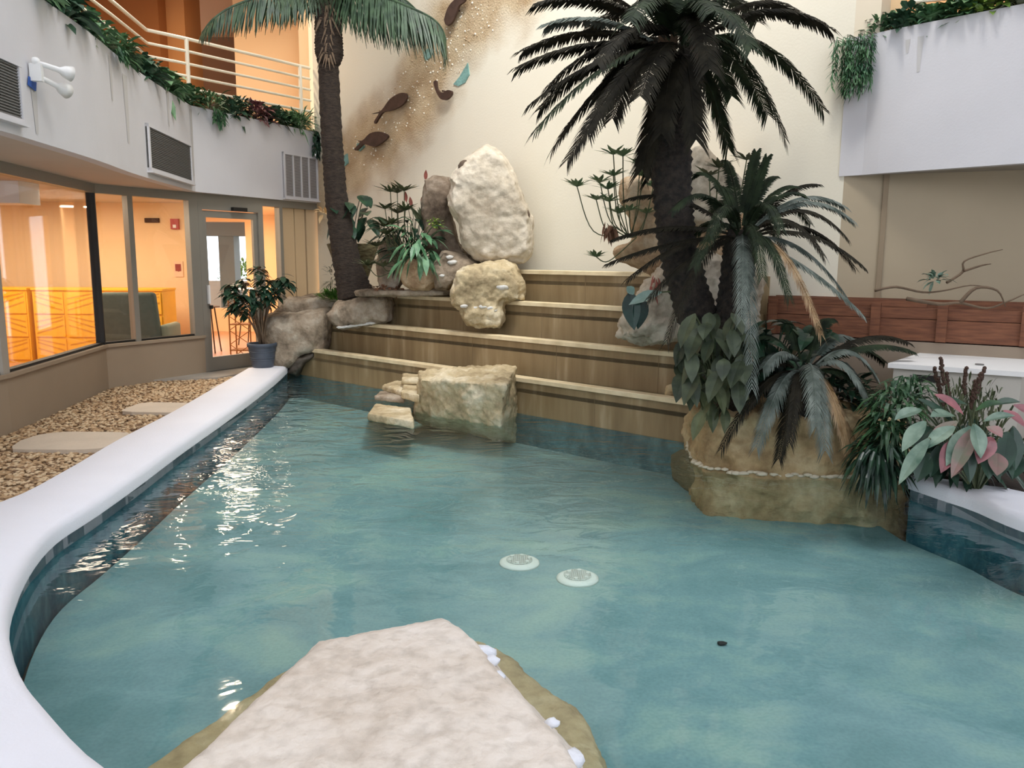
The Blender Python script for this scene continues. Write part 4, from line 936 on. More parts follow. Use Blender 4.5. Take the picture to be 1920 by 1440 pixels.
# ------------------------------------------------------------------ plants: fronds and leaves
def frond(name, parent, p0, p1, arch, L, n, m, wv=.009, leafdroop=.35, side_up=None, rach=.012, taper=.55, sweep=.55, rm=None, start=.12):
    p0, p1 = Vector(p0), Vector(p1); ln = (p1-p0).length
    c = (p0+p1)*.5+V(0, 0, arch); q = MB(); m_ = 12; pts = []
    for i in range(m_+1):
        t = i/m_; pts.append(p0*(1-t)**2+c*2*t*(1-t)+p1*t*t)
    q.tube(pts, [rach*(1-.8*i/m_) for i in range(m_+1)], 5)
    for i in range(n):
        t = start+(1-start)*(i+.5)/n; p = p0*(1-t)**2+c*2*t*(1-t)+p1*t*t
        tg = ((c-p0)*(1-t)+(p1-c)*t).normalized()
        sd = tg.cross(V(0, 0, 1))
        if sd.length < .15: sd = tg.cross(side_up or V(0, 1, 0))
        sd.normalize(); un = sd.cross(tg).normalized()
        l = L*(min(1, .45+t*2.2))*(1-max(0, (t-.55)/.45)**1.6*taper)*rnd(.88, 1.08)
        for sg in (-1, 1):
            d = (sd*sg+tg*sweep*(1+.6*t)+un*.22+V(rnd(-.08, .08), rnd(-.08, .08), rnd(-.08, .08))).normalized()
            q.blade(p, d, tg*wv, l, leafdroop)
    return q.build(name, m, parent, origin=p0)
def trunk(name, parent, P, rads, m, rings=0, seed=1, n=18):
    P = smooth_curve(P, 14); k = len(P); rr = []; 
    for i in range(k):
        t = i/(k-1)*(len(rads)-1); a = int(min(t, len(rads)-2)); r = rads[a]+(rads[a+1]-rads[a])*(t-a)
        if rings: r *= 1+rings*((i % 2)*2-1)*.5+rnd(-rings, rings)*.4
        rr.append(r)
    q = MB(); q.tube(P, rr, n); 
    q.v = [tuple(Vector(v)+V(*(noise.noise_vector(Vector(v)*14)*.012))) for v in q.v]
    return q.build(name, m, parent, True, origin=P[0])
# main sago palm
random.seed(101)
Ys = 6.35
bp_ = PY(1372, 745, Ys); t = thing('sago_palm', 'tall sago palm with a thick dark leaning trunk and a wide drooping crown', 'palm tree', bp_)
tp_ = [PY(x, y, Ys) for x, y in ((1372,745),(1335,660),(1300,570),(1272,470),(1262,380),(1258,280),(1262,190),(1272,110))]
trunk('trunk', t, tp_, [.165,.16,.155,.15,.15,.155,.17,.15], M_CYBARK, .09)
cr = PY(1272, 95, Ys)
q = MB()
for k in range(90):
    an = rnd(0, 6.28); p = cr+V(.10*math.cos(an), .10*math.sin(an), rnd(-.35, .1)); q.blade(p, V(math.cos(an), math.sin(an), .9), V(-math.sin(an), math.cos(an), 0)*.025, .14)
q.build('crown_scales', M_TWIG, t, origin=cr)
TIPS = [((975,125),.2,.10,0),((982,95),.5,.2,0),((1000,190),-.1,.16,0),((1008,240),-.35,.16,1),((1012,205),.4,.2,0),((1064,300),-.5,.12,0),((1148,222),-.7,.25,0),((1100,245),-.9,.2,0),((1055,250),.2,.22,0),
 ((1204,318),-.3,.06,0),((1222,330),.25,.05,0),((1305,262),-.4,.1,0),((1365,278),.2,.22,1),((1372,180),.8,.3,1),((1472,258),-.1,.42,1),((1543,205),.1,.42,1),((1440,215),.7,.35,1),((1553,52),-.1,.22,0),((1500,30),.5,.3,0),((1475,-25),.7,.4,1),
 ((1030,45),.3,.15,2),((1012,5),-.2,.2,0),((1005,-40),.5,.2,0),((1060,-110),.3,.25,1),((1130,-190),-.2,.2,1),((1210,-220),.5,.1,1),((1300,-230),-.1,.1,1),((1390,-190),.4,.2,1),((1460,-110),-.3,.3,1),((1520,-60),.1,.3,1),
 ((1120,120),-1.0,.2,0),((1200,180),-1.0,.15,0),((1330,130),-1.0,.3,0),((1410,90),-.9,.35,1),((1180,40),-1.1,.3,1),((1340,20),-1.1,.3,1),((1240,250),-.55,.2,0),((1100,60),1.0,.3,0),((1300,150),1.1,.35,0),((1420,40),1.0,.35,1),((1030,160),.1,.2,0),((1040,275),-.15,.2,0),((1150,150),.7,.25,0),((1118,190),.35,.25,0)]
for (px, dy, arch, kk) in TIPS:
    p1 = PY(px[0], px[1], Ys+dy); a = (p1-cr); a.z = 0
    p0 = cr+(a.normalized() if a.length > .01 else V(0, -1, 0))*.06+V(0, 0, rnd(-.05, .08))
    frond('frond', t, p0, p1, arch+rnd(.05, .18), .155, 84, (L_SAGO, L_SAGO2, L_SAGOB)[kk], .012, .5, taper=.12, sweep=.6)
# second sago palm
random.seed(102)
Y2 = 6.2; b2 = PY(1368, 770, Y2); t = thing('sago_palm', 'shorter sago palm right of the main trunk with long arching dark fronds', 'palm tree', b2)
trunk('trunk', t, [PY(x, y, Y2) for x, y in ((1368,770),(1365,650),(1375,560),(1388,470),(1390,430))], [.11,.11,.12,.13,.10], M_CYBARK, .09)
cr = PY(1390, 440, Y2)
T2 = [((1418,285),.1,.0,1),((1438,295),-.2,.0,1),((1487,348),.2,.15,1),((1500,362),-.1,.1,1),((1532,345),.4,.15,0),((1595,410),-.1,.28,2),((1580,385),.2,.25,2),((1585,442),-.2,.3,0),((1545,480),-.5,.3,0),((1602,500),.1,.35,0),((1618,498),-.3,.2,0),((1614,585),-.4,.1,2),((1590,560),-.2,.25,2),
 ((1178,372),.2,.14,0),((1155,446),-.1,.05,0),((1143,492),-.2,.05,0),((1178,522),-.35,.12,0),((1215,560),-.5,.12,0),((1300,330),.3,.25,1),((1260,395),-.5,.3,1),((1345,350),.3,.15,1),((1465,430),-.8,.35,1),((1330,440),-.9,.35,1),((1300,500),-.9,.3,1),((1430,520),-.9,.35,1),((1480,560),-.6,.35,1),((1390,600),-1.0,.35,2),
 ((1410,730),-.75,.35,2),((1540,628),-.7,.35,3),((1250,640),-.75,.4,0),((1470,470),.8,.3,1),((1330,400),.9,.3,1),((1520,420),.6,.3,1),((1360,300),.6,.1,1),((1290,460),.5,.25,1),((1450,330),.3,.1,1)]
for (px, dy, arch, kk) in T2:
    p1 = PY(px[0], px[1], Y2+dy); p0 = cr+(p1-cr).normalized()*.07
    frond('frond', t, p0, p1, arch+rnd(.02, .1), .105 if kk != 2 else .12, 60, (L_SAGO, L_SAGO2, L_SAGOB, L_TAN)[kk], .009, .5, taper=.3, sweep=1.0)
# third sago palm, low at the front
random.seed(103)
Y3 = 5.95; b3 = PZ(1492, 795, .42); b3 = PY(1500, 775, Y3); t = thing('sago_palm', 'low sago palm at the front of the rock planter with broad bluish drooping fronds', 'palm tree', b3)
trunk('trunk', t, [PY(x, y, Y3) for x, y in ((1500,775),(1502,730),(1508,690))], [.13,.13,.11], M_CYBARK, .08)
cr = PY(1508, 692, Y3)
T3 = [((1547,845),-.75,.4,2),((1530,800),-.8,.4,2),((1352,842),-.5,.3,0),((1418,838),-.6,.3,2),((1612,858),-.3,.25,3),((1590,850),-.45,.3,3),((1625,745),-.3,.3,2),((1640,700),-.1,.25,2),((1706,656),.1,.15,1),((1700,640),.3,.18,0),((1660,680),.5,.25,1),((1430,690),-.4,.2,2),((1400,650),.2,.25,1),((1460,600),.4,.2,1),((1560,600),.3,.2,1),((1350,760),-.3,.3,0),((1380,720),-.1,.3,1),((1480,830),-.8,.3,0),((1660,790),-.3,.3,1),((1600,640),.5,.2,2),((1460,860),-.5,.2,0)]
for (px, dy, arch, kk) in T3:
    p1 = PY(px[0], px[1], Y3+dy); p0 = cr+(p1-cr).normalized()*.06
    frond('frond', t, p0, p1, arch+rnd(0, .08), .13 if kk == 2 else .11, 56, (L_SAGO, L_SAGO2, L_SAGOB, L_TAN)[kk], .0105, .55, taper=.35, sweep=.9)
# broad leaved shrub hanging over the planter's left side
random.seed(104)
def leafplant(name, lb, cat, base, leaves, m, mstem, grp=None, L=.2, W=.12, curve=.5, fold=.2, shape=1.0, stem_r=.005):
    t = thing(name, lb, cat, base, grp)
    sm = MB(); q = MB()
    for (p, d) in leaves:
        p = Vector(p); b0 = Vector(base)+V(rnd(-.03, .03), rnd(-.03, .03), 0); mid = b0.lerp(p, .6)+V(0, 0, .06*(p-b0).length+.02)
        sm.tube(smooth_curve([b0, mid, p], 4), stem_r, 5)
        k = rnd(.8, 1.2); q.leaf(p, d, V(rnd(-.2, .2), rnd(-.3, .1), 1), L*k, W*k, curve*rnd(.6, 1.3), fold, 5, shape)
    sm.build('stem', mstem, t, origin=base); q.build('foliage', m, t, origin=base)
    return t
base = PY(1345, 735, 6.0); lv = []
for k in range(64):
    x, y = rnd(1275, 1395), rnd(585, 715); Yk = rnd(5.45, 6.1); lv.append((PY(x, y, Yk), V(rnd(-1, .6), rnd(-1.2, -.2), rnd(-1.3, -.3))))
leafplant('philodendron', 'dense broad dull green leaves hanging below the leaning sago trunk', 'plant', base, lv, [leafm('leaf_dull', (78, 88, 64), (44, 54, 40), .5)], L_OLIVE, L=.17, W=.115)
base = PY(1440, 745, 6.3); lv = []
for k in range(46):
    x, y = rnd(1400, 1560), rnd(600, 740); Yk = rnd(6.0, 6.5); lv.append((PY(x, y, Yk), V(rnd(-1, 1), rnd(-1.2, 0), rnd(-.8, .3))))
leafplant('undergrowth_plant', 'dark green undergrowth between the sago trunks and the redwood box', 'plant', base, lv, [L_DARK], L_DARK, L=.19, W=.11)
base = PY(1320, 800, 5.95); lv = []
for k in range(16):
    x, y = rnd(1295, 1400), rnd(690, 770); Yk = rnd(5.6, 5.85); lv.append((PY(x, y, Yk), V(rnd(-1, .8), rnd(-.8, -.2), rnd(-1.6, -.6))))
leafplant('trailing_plant', 'brownish green leaves trailing over the left corner of the rock planter', 'plant', PY(1340,745,5.95), lv, [L_OLIVE], L_OLIVE, L=.15, W=.09)
# big split leaf in front of the second step
t = thing('monstera_leaf_plant', 'large dark glossy drooping leaf with a pale top in front of the second step', 'plant', PY(1330, 660, 6.3))
q = MB(); q.tube(smooth_curve([PY(1330,660,6.3), PY(1290,560,6.3), PY(1235,548,6.3), PY(1200,560,6.3)], 5), .006, 6); q.build('stem', L_OLIVE, t, origin=t.location)
q = MB(); a = PY(1190,560,6.3)
q.leaf(PY(1181,548,6.28), V(.12,-.2,-1), V(-.5,-1,.2), .30, .15, .0, .15, 8, .8); q.leaf(PY(1203,556,6.3), V(-.12,-.2,-1), V(.5,-1,.2), .26, .15, .0, .15, 8, .8)
q.build('leaf_blade', leafm('leaf_monstera', (34, 66, 56), (22, 44, 38), .25), t, origin=t.location)
q = MB(); q.leaf(PY(1240,548,6.26), V(-1,-.2,-.22), V(0,-.8,.8), .27, .10, .15, .3, 6, 1); q.leaf(PY(1188,552,6.25), V(-.35,-.2,.5), V(0,-.9,.3), .11, .07, .2, .2, 4)
q.build('leaf_underside', leafm('leaf_pale_blue', (150, 172, 160), (120, 146, 134), .5), t, origin=t.location)
# umbrella sedges
def rosette(q, p, n, r, up=.25, w=.012, droop=.35):
    for k in range(n):
        an = 2*math.pi*k/n+rnd(-.15, .15); q.blade(p, V(math.cos(an), math.sin(an), up+rnd(-.15, .25)), V(-math.sin(an), math.cos(an), 0)*w, r*rnd(.75, 1.15), droop)
def sedge(name, lb, base, tips, Y, r, m, ms, grp=None, n=18, w=.010, mids=None):
    t = thing(name, lb, 'plant', base, grp); st = MB(); q = MB()
    for i, (x, y) in enumerate(tips):
        p = PY(x, y, Y+rnd(-.2, .2)); b0 = Vector(base)+V(rnd(-.05, .05), rnd(-.04, .04), 0)
        md = b0.lerp(p, .5)+V((b0.x-p.x)*-.18, 0, -abs(b0.x-p.x)*.35)
        st.tube(smooth_curve([b0, md, p], 6), .0055, 5); rosette(q, p, n, r, .4, w, .12)
    st.build('stem', ms, t, origin=base); q.build('foliage', m, t, origin=base); return t
random.seed(105)
sedge('umbrella_sedge', 'umbrella sedge with pale starry leaf heads left of the main sago trunk', PY(1185,445,7.6), [(1082,350),(1125,342),(1140,355),(1118,375),(1142,378),(1150,290),(1168,293),(1200,310),(1205,330),(1180,395),(1212,400),(1118,482),(1160,400),(1225,350),(1150,330)], 7.5, .17, leafm('sedge_green', (118, 140, 104), (84, 110, 76), .5), L_OLIVE, w=.018)
sedge('umbrella_sedge', 'sparse umbrella sedge in front of the pointed pale rock', PY(1355,440,7.2), [(1348,315),(1330,330),(1400,300)], 7.1, .2, L_OLIVE, L_OLIVE, n=14, w=.018)
clump('dried_bloom', PY(1140,425,7.5), (.08,.05,.05), 26, .10, .03, [L_BROWNL], 'cluster of dried brown blossoms on the tan rock urn', kind='down', seed=6, cat='plant')
clump('trailing_flower', PY(1228,530,7.1), (.05,.04,.10), 20, .09, .02, [L_REDF], 'thin reddish dry flower stalk hanging beside the crumbly pale rock', kind='down', seed=7)
# left ledge plants
random.seed(106)
sedge('umbrella_sedge', 'umbrella sedge rising above the ledge between the palm and the tall pale boulder', PY(748,500,9.75), [(745,362),(732,360),(758,358),(722,392),(760,395),(745,400),(720,425),(705,462),(725,440),(690,498),(718,500),(735,420)], 9.7, .23, L_OLIVE, L_OLIVE, n=20, w=.019)
lv = []
for k in range(46):
    x, y = 785+rnd(-38, 38), 445+rnd(-30, 50); lv.append((PY(x, y, 9.45+rnd(-.25, .2)), V((x-785)/30+rnd(-.4, .4), rnd(-1, .1), (440-y)/40+rnd(-.3, .3))))
leafplant('peace_lily', 'bushy peace lily with glossy light green leaves in the rock pot', 'plant', PY(785,490,9.7), lv, [leafm('lily_leaf', (112, 152, 112), (60, 104, 72), .35)], L_MID, L=.19, W=.065, curve=.45)
lv = []
for k in range(50):
    x, y = 775+rnd(-60, 40), 435+rnd(-25, 50); lv.append((PY(x, y, 9.65+rnd(-.1, .2)), V((x-775)/30+rnd(-.5, .5), rnd(-1, .3), rnd(-.6, .8))))
leafplant('leafy_houseplant', 'dark green leafy plant behind the peace lily', 'plant', PY(770,500,9.85), lv, [L_DARK], L_DARK, L=.22, W=.06, curve=.5)
clump('yellow_blossom', PY(815,418,9.35), (.09,.05,.06), 44, .05, .03, [L_LIME], 'spray of small yellow green blossoms on the right of the peace lily', seed=9, cat='flower')
t = thing('anthurium', 'red anthurium flowers on thin stalks above the peace lily', 'flower', PY(775,480,9.8))
for (x, y) in ((798,335),(762,375),(772,385),(790,380)):
    q = MB(); q.tube(smooth_curve([PY(775,480,9.8), PY((775+x)/2+4,(480+y)/2,9.8), PY(x,y,9.8)], 5), .004, 5); q.build('stem', L_OLIVE, t, origin=t.location)
    q = MB(); q.leaf(PY(x,y+4,9.78), V(rnd(-.3,.3),-.2,1), V(0,-1,0), .13, .045, 0, .3, 5); q.build('flower', L_REDF, t, origin=t.location)
t = thing('bromeliad', 'upright bromeliad with olive leaves behind the red anthurium', 'plant', PY(800,440,9.85)); q = MB()
for k in range(26): q.leaf(t.location, V(rnd(-.45, .45), rnd(-.4, .3), 1), V(0, -1, .2), rnd(.35, .55), .06, .25, .4, 5, .8)
q.build('foliage', L_OLIVE, t, origin=t.location)
lv = []
for k in range(30):
    x, y = rnd(625, 688), rnd(362, 425); lv.append((PY(x, y, 10.5+rnd(-.2, .2)), V(rnd(-.6, .8), rnd(-1, 0), rnd(-.9, .3))))
lv += [(PY(700,408,10.4), V(.9,-.3,-.2)), (PY(692,412,10.4), V(.6,-.5,-.6)), (PY(655,380,10.3), V(.2,-1,-.4))]
leafplant('philodendron', 'philodendron with dark arrow leaves in the mossy basket behind the palm trunk', 'plant', PY(664,462,10.98), lv, [L_DARK], L_DARK, L=.20, W=.15, curve=.3, shape=.75)
clump('fern', PY(637,556,10.75), (.30,.12,.07), 420, .12, .022, [L_MOSS], 'bright green fern at the foot of the tall left palm', up=.9, seed=10, kind='out')
clump('spiky_seedling', PY(622,520,10.9), (.06,.06,.16), 46, .15, .014, [L_OLIVE], 'thin spiky leaves left of the palm trunk foot', up=.2, seed=12)
clump('dry_leaves', PY(722,541,9.85), (.28,.07,.02), 40, .10, .05, [L_BROWNL], 'fallen reddish brown leaves on the ledge at the top of the third step', seed=13, cat='leaf litter', kind='out', up=0)
bpx = tag(clump('pink_lily', PY(606,398,11.2), (.07,.05,.04), 14, .12, .05, [mat('petal_cream', (222, 190, 140), .6)], None, seed=15), 'cream curled blossom peeking out left of the palm trunk', 'flower')
# potted plant on the coping
pc = PZ(493, 688, .15); t = thing('plant_pot', 'dark slate blue ribbed pot at the far end of the white coping', 'pot', pc)
q = MB(); prof = [(.125,0),(.135,.01),(.155,.12),(.172,.24),(.178,.27),(.19,.275),(.19,.315),(.182,.32),(.168,.318),(.16,.28),(.02,.275)]
for z in (.09,.10,.15,.16): pass
q.lathe(pc, prof, 36); q.build('pot_body', M_POT, t, True, origin=pc)
q = MB()
for z, r in ((.10,.1525),(.13,.158),(.21,.169)): q.lathe(pc+V(0,0,z), [(r-.004,-.006),(r+.005,0),(r-.002,.006)], 36)
q.build('pot_ribs', M_POT, t, True, origin=pc)
q = MB(); q.lathe(pc+V(0,0,.27), [(.162,0),(.16,.012),(.02,.018)], 24); q.build('soil', M_SOIL, t, origin=pc)
random.seed(107); pb_ = pc+V(0, 0, .285); t = thing('potted_schefflera', 'bushy dark leaved shrub growing in the slate blue pot', 'plant', pb_)
tips = [(435,540),(455,530),(470,548),(490,520),(483,505),(515,530),(530,522),(538,535),(505,550),(455,560),(440,575),(462,585),(500,565),(520,548),(475,570),(445,555),(495,540),(428,548)]
stq = MB(); fo = MB()
for (x, y) in tips:
    p = PY(x, y, pc.y+rnd(-.3, .3)); b0 = pb_+V(rnd(-.04, .04), rnd(-.04, .04), 0)
    stq.tube(smooth_curve([b0, b0.lerp(p, .6)+V((b0.x-p.x)*.25, 0, .03), p], 5), [.010]*6+[.005]*5, 5)
    for k in range(17):
        an = rnd(0, 6.28); dd = V(math.cos(an), math.sin(an), rnd(-.5, .35)); pp = p+V(rnd(-.03, .03), rnd(-.03, .03), rnd(-.06, .05)); fo.leaf(pp, dd, V(0, 0, 1), rnd(.12, .19), rnd(.06, .085), .45, .2, 4)
stq.build('stem', M_TWIG, t, True, origin=pb_); fo.build('foliage', L_DARK, t, origin=pb_)
# tall left palm
random.seed(108)
Yp = 10.35; bb_ = PY(668, 556, Yp); t = thing('coconut_palm', 'tall slender palm curving up the left side in front of the back wall', 'palm tree', bb_)
trunk('trunk', t, [PY(x, y, Yp) for x, y in ((668,556),(654,505),(641,440),(631,370),(625,300),(620,220),(616,130),(615,110))], [.25,.185,.155,.14,.135,.13,.125,.12], M_BARK, .05)
trunk('crownshaft', t, [PY(x, y, Yp) for x, y in ((616,122),(617,100),(616,60),(616,10),(616,-50))], [.13,.17,.165,.15,.12], M_BARK, .06)
def palm_frond(parent, P, L, n, m, Lmin=.3, hang=1.0):
    Pc = smooth_curve(P, 8); q = MB(); q.tube(Pc, [.022*(1-.75*i/(len(Pc)-1)) for i in range(len(Pc))], 6)
    Rr = resample(Pc, n)
    for i in range(2, n):
        p = Rr[i]; tg = (Rr[min(i+1, n-1)]-Rr[i-1]).normalized(); sd = tg.cross(V(0, 0, 1)).normalized(); f = i/n
        l = L*(Lmin+(1-Lmin)*math.sin(math.pi*min(1, f*.85+.12)))*rnd(.8, 1.1)
        for sg in (-1, 1):
            d = (sd*sg*.45+tg*.55*f+V(0, 0, -1)*hang+V(rnd(-.15, .15), rnd(-.15, .15), 0)).normalized(); q.blade(p, d, tg*.013, l, .2)
    return q.build('frond', m, parent, origin=P[0])
c0 = PY(616, -20, Yp)
palm_frond(t, [c0, PY(560,-6,Yp-.2), PY(500,-8,Yp-.4), PY(440,10,Yp-.5), PY(400,35,Yp-.6), PY(378,62,Yp-.6)], .36, 90, L_PALM)
palm_frond(t, [c0, PY(660,-8,Yp-.2), PY(710,-8,Yp-.3), PY(765,12,Yp-.4), PY(815,38,Yp-.4), PY(835,70,Yp-.4), PY(832,105,Yp-.4)], .52, 110, L_PALM)
palm_frond(t, [c0, PY(650,-30,Yp+.1), PY(700,-28,Yp+.15), PY(760,0,Yp+.2), PY(800,40,Yp+.1)], .6, 90, L_PALM)
palm_frond(t, [c0, PY(590,-50,Yp-.8), PY(560,-60,Yp-1.4), PY(520,0,Yp-1.9)], .4, 60, L_PALM)
palm_frond(t, [c0, PY(600,-40,Yp+.4), PY(560,-30,Yp+.8), PY(500,10,Yp+1.0)], .5, 60, L_PALM)
for (x, y) in ((560,-200),(680,-220),(450,-150),(800,-140),(620,-260)):
    palm_frond(t, [c0, PY((616+x)/2,(y-20)/2-60,Yp-.3), PY(x,y,Yp-.6)], .5, 50, L_PALM)
q = MB()
for k in range(30): q.blade(PY(612+rnd(-8,8),rnd(-10,100),Yp-.12), V(rnd(-.6,.6),-.3,-1), V(.012,0,0), rnd(.2,.35), .1)
q.build('dry_fibre', M_TWIG, t, origin=c0)
# ------------------------------------------------------------------ things on the left balcony front
FASX = FASC+[FASC[-1]+(FASC[-1]-FASC[-2]).normalized()*.6]
def on_fascia(px, py, path=None, out=0.0):
    d = ray(px, py); P = path or FASX
    for a, b in zip(P, P[1:]):
        e_ = b-a; det = d.x*(-e_.y)+e_.x*d.y
        if abs(det) < 1e-9: continue
        tt = (a.x*(-e_.y)+e_.x*a.y)/det; u_ = (d.x*a.y-d.y*a.x)/det
        if -.001 <= u_ <= 1.001 and tt > 0:
            n_ = V(e_.y, -e_.x, 0).normalized()
            return CAM+d*tt+n_*out, e_.normalized(), n_
    return None
def vent(cpx, lb, frame_w, nbars, mgr):
    P = [on_fascia(x, y, None, .0) for x, y in cpx]; A0, A1 = P[0][0], P[1][0]
    z1, z0 = (P[0][0].z+P[1][0].z)/2, (P[2][0].z+P[3][0].z)/2
    u_ = (A1-A0); u_.z = 0; wd = u_.length; u_.normalize(); n_ = V(u_.y, -u_.x, 0)
    c = A0.lerp(A1, .5); c.z = (z0+z1)/2; h = z1-z0
    t = thing('air_vent', lb, 'vent', c, 'air vents on the left balcony front')
    q = MB(); q.obox(c+n_*.012, u_*(wd/2), n_*.01, V(0, 0, h/2)); q.build('backing', mgr, t, origin=c)
    q = MB(); f = frame_w
    for s in (-1, 1): q.obox(c+n_*.02+u_*s*(wd/2-f/2), u_*(f/2), n_*.02, V(0, 0, h/2)); q.obox(c+n_*.02+V(0, 0, s*(h/2-f/2)), u_*(wd/2), n_*.022, V(0, 0, f/2))
    q.obox(c+n_*.03+V(0, 0, -h/2-.008), u_*(wd/2+.01), n_*.03, V(0, 0, .01))
    q.build('frame', M_FASCIA, t, origin=c)
    q = MB(); k = int(h/.022)
    for i in range(k): q.obox(c+n_*.026+V(0, 0, -h/2+f+(h-2*f)*(i+.5)/k), u_*(wd/2-f), n_*.004, V(0, 0, .0035))
    q.build('louvre', M_GREY if not nbars else mat('vent_light', (188, 184, 182), .6), t, origin=c)
    for i in range(nbars):
        q = MB(); q.obox(c+n_*.03+u_*(wd-2*f)*((i+1)/(nbars+1)-.5), u_*.012, n_*.01, V(0, 0, h/2-f)); q.build('divider', M_FASCIA, t, origin=c)
vent([(-38,90),(28,116),(38,238),(-30,208)], 'dark grey louvred vent at the far left edge of the balcony front', .03, 0, mat('vent_dark', (84, 82, 78), .8))
vent([(271,232),(353,268),(357,346),(273,318)], 'grey louvred vent left of the corner of the balcony front, below the ferns', .035, 0, mat('vent_dark', (84, 82, 78), .8))
vent([(528,286),(592,294),(594,378),(530,370)], 'white louvred vent with four columns at the right end of the balcony front', .03, 3, mat('vent_mid', (130, 124, 122), .8))
# twin emergency floodlight
c, u_, n_ = on_fascia(54, 130, None, .05)
t = thing('twin_floodlight', 'white twin headed floodlight mounted on the left balcony front', 'floodlight', c)
q = MB(); q.obox(c+V(0, 0, -.02), u_*.022, n_*.04, V(0, 0, .06)); q.build('bracket', M_WHITE, t, origin=c)
q = MB(); q.ico(c+V(0, 0, .055), .032, 2); q.build('knuckle', M_WHITE, t, True, origin=c)
for dz, ln, off in ((.045, .23, .55), (-.05, .26, .22)):
    a = c+V(0, 0, dz)+n_*.02; dirv = (u_*.8+n_*off*1.3+V(0, 0, -.16)).normalized(); e_ = a+dirv*ln
    q = MB(); q.tube([a, a+dirv*(ln*.15), a+dirv*(ln*.62), a+dirv*(ln*.78), e_], [.014,.018,.02,.042,.055], 20); hd = q.build('lamp_head', M_WHITE, t, True, origin=c)
    q = MB(); q.tube([e_, e_+dirv*.006], [.046,.04], 20); o = q.build('lens', mat('lens_olive', (150, 142, 116), .2), hd); o.location = -c
q = MB(); pt, u_, n_ = on_fascia(57, 157, None, .012); q.obox(pt, u_*.055+V(0,0,-.01), n_*.004, V(0, 0, .032)+u_*.01)
tag(q.build('painter_tape', M_BLUE, origin=pt), 'small square of blue tape stuck under the white floodlight', 'tape')
# water stains on the fascia
sm = mat('stain_grey', (198, 194, 190), .95)
q = MB()
for (x0, y0, x1, y1, w0) in ((205,105,212,190,.10),(233,140,245,270,.15),(313,165,322,240,.10),(357,205,362,330,.10),(62,160,80,255,.10)):
    a, u_, n_ = on_fascia(x0, y0, None, .003); b, _, _ = on_fascia(x1, y1, None, .003)
    q.add([a-u_*w0*.5, a+u_*w0*.5, V(a.x, a.y, b.z)+u_*w0*.2, V(a.x, a.y, b.z)-u_*w0*.2], [(0,1,2,3)])
o = q.build('trim_stains', sm); struct(o)
# ------------------------------------------------------------------ greenery along the left balcony
PLC = offset(FASC, .12); PLC = [V(x, y, 0) for x, y in PLC]
def plan_at(px):                       # point of the planter line seen at this pixel column
    r_ = on_fascia(px, 300, PLC); return r_[0] if r_ else V(-3.3, 12.4, 0)
L_BALC = leafm('balcony_leaf_dark', (70, 104, 76), (40, 66, 50), .5); L_BALC2 = leafm('balcony_leaf_mid', (92, 132, 84), (52, 84, 56), .5); L_BALC3 = leafm('balcony_leaf_pale', (118, 156, 108), (66, 104, 72), .5)
lst = [(60,'ivy',L_BALC3,.13,.07,150,'small leaved trailing ivy over the balcony front at the very top left'),
 (125,'leafy_shrub',L_BALC,.17,.07,120,'dark leafy plant on the left balcony, left of the first bend in the railing'),
 (180,'ivy',L_BALC3,.12,.06,150,'pale green ivy on the balcony front beneath the leftmost railing post'),
 (225,'fern',L_BALC2,.16,.035,190,'green feathery fern above the two dark streaks of the balcony front'),
 (275,'leafy_shrub',L_BALC,.15,.07,120,'dark green plant at the bend of the cream railing'),
 (312,'pothos',L_BALC3,.15,.09,110,'light heart leaved pothos draping above the grey vent'),
 (352,'leafy_shrub',L_BALC2,.16,.07,110,'mid green leafy plant just left of the balcony corner'),
 (398,'spider_plant',L_BALC2,.20,.02,130,'arching grassy plant just right of the balcony corner'),
 (445,'leafy_shrub',L_BALC,.13,.06,130,'low dark green plant between the corner and the purple leaved plant'),
 (487,'cordyline',L_PURP,.17,.045,90,'plant with dark purple and green leaves under the middle of the railing'),
 (520,'leafy_shrub',L_BALC,.13,.06,120,'dark bushy plant right of the purple leaved plant on the balcony'),
 (562,'spider_plant',L_BALC3,.22,.018,150,'spiky grassy plant at the right end of the left balcony'),
 (590,'ivy',L_BALC3,.11,.06,150,'green ivy tucked beside the tall palm trunk at the balcony end')]
for i, (px, nm, m, L_, W_, n_, lb) in enumerate(lst):
    c = plan_at(px); c.z = ZT+.10
    o = clump(nm, c, (.19, .30, .13), int(n_*1.5), L_*1.2, W_*1.15, [m], lb, grp='plants along the left balcony', curve=.6, up=.5, seed=200+i)
def hanging(name, px, py0, py1, width, n, m, lb, path=None, L_=.08, W_=.035, strands=6, seed=1, out=.04, zt=None):
    random.seed(seed); a, u_, n2_ = on_fascia(px, py0, path, out); b, _, _ = on_fascia(px, py1, path, out)
    q = MB(); st = MB()
    for k in range(strands):
        s = rnd(-.5, .5)*width; top_ = a+u_*s+V(0, 0, .03); ln = (a.z-b.z)*rnd(.5, 1.1)
        st.tube([top_-n2_*.08, top_, top_+n2_*.02-V(0, 0, ln*.5), top_+n2_*.01-V(0, 0, ln)], .004, 4)
        for j in range(int(n/strands)):
            f = rnd(0, 1); p = top_+n2_*.02-V(0, 0, ln*f); q.leaf(p, n2_*rnd(.1, .8)+u_*rnd(-1, 1)+V(0, 0, -rnd(.2, 1.2)), V(0, 0, 1), L_*rnd(.7, 1.2), W_, .4, .2, 3)
    t2 = thing(name, lb, 'plant', a); q.build('foliage', m, t2, origin=a); st.build('stem', L_OLIVE, t2, origin=a); return t2
hanging('trailing_vine', 405, 208, 250, .18, 120, L_IVY, 'two thin strands of vine hanging just right of the balcony corner', strands=4, seed=31, L_=.07, W_=.025)
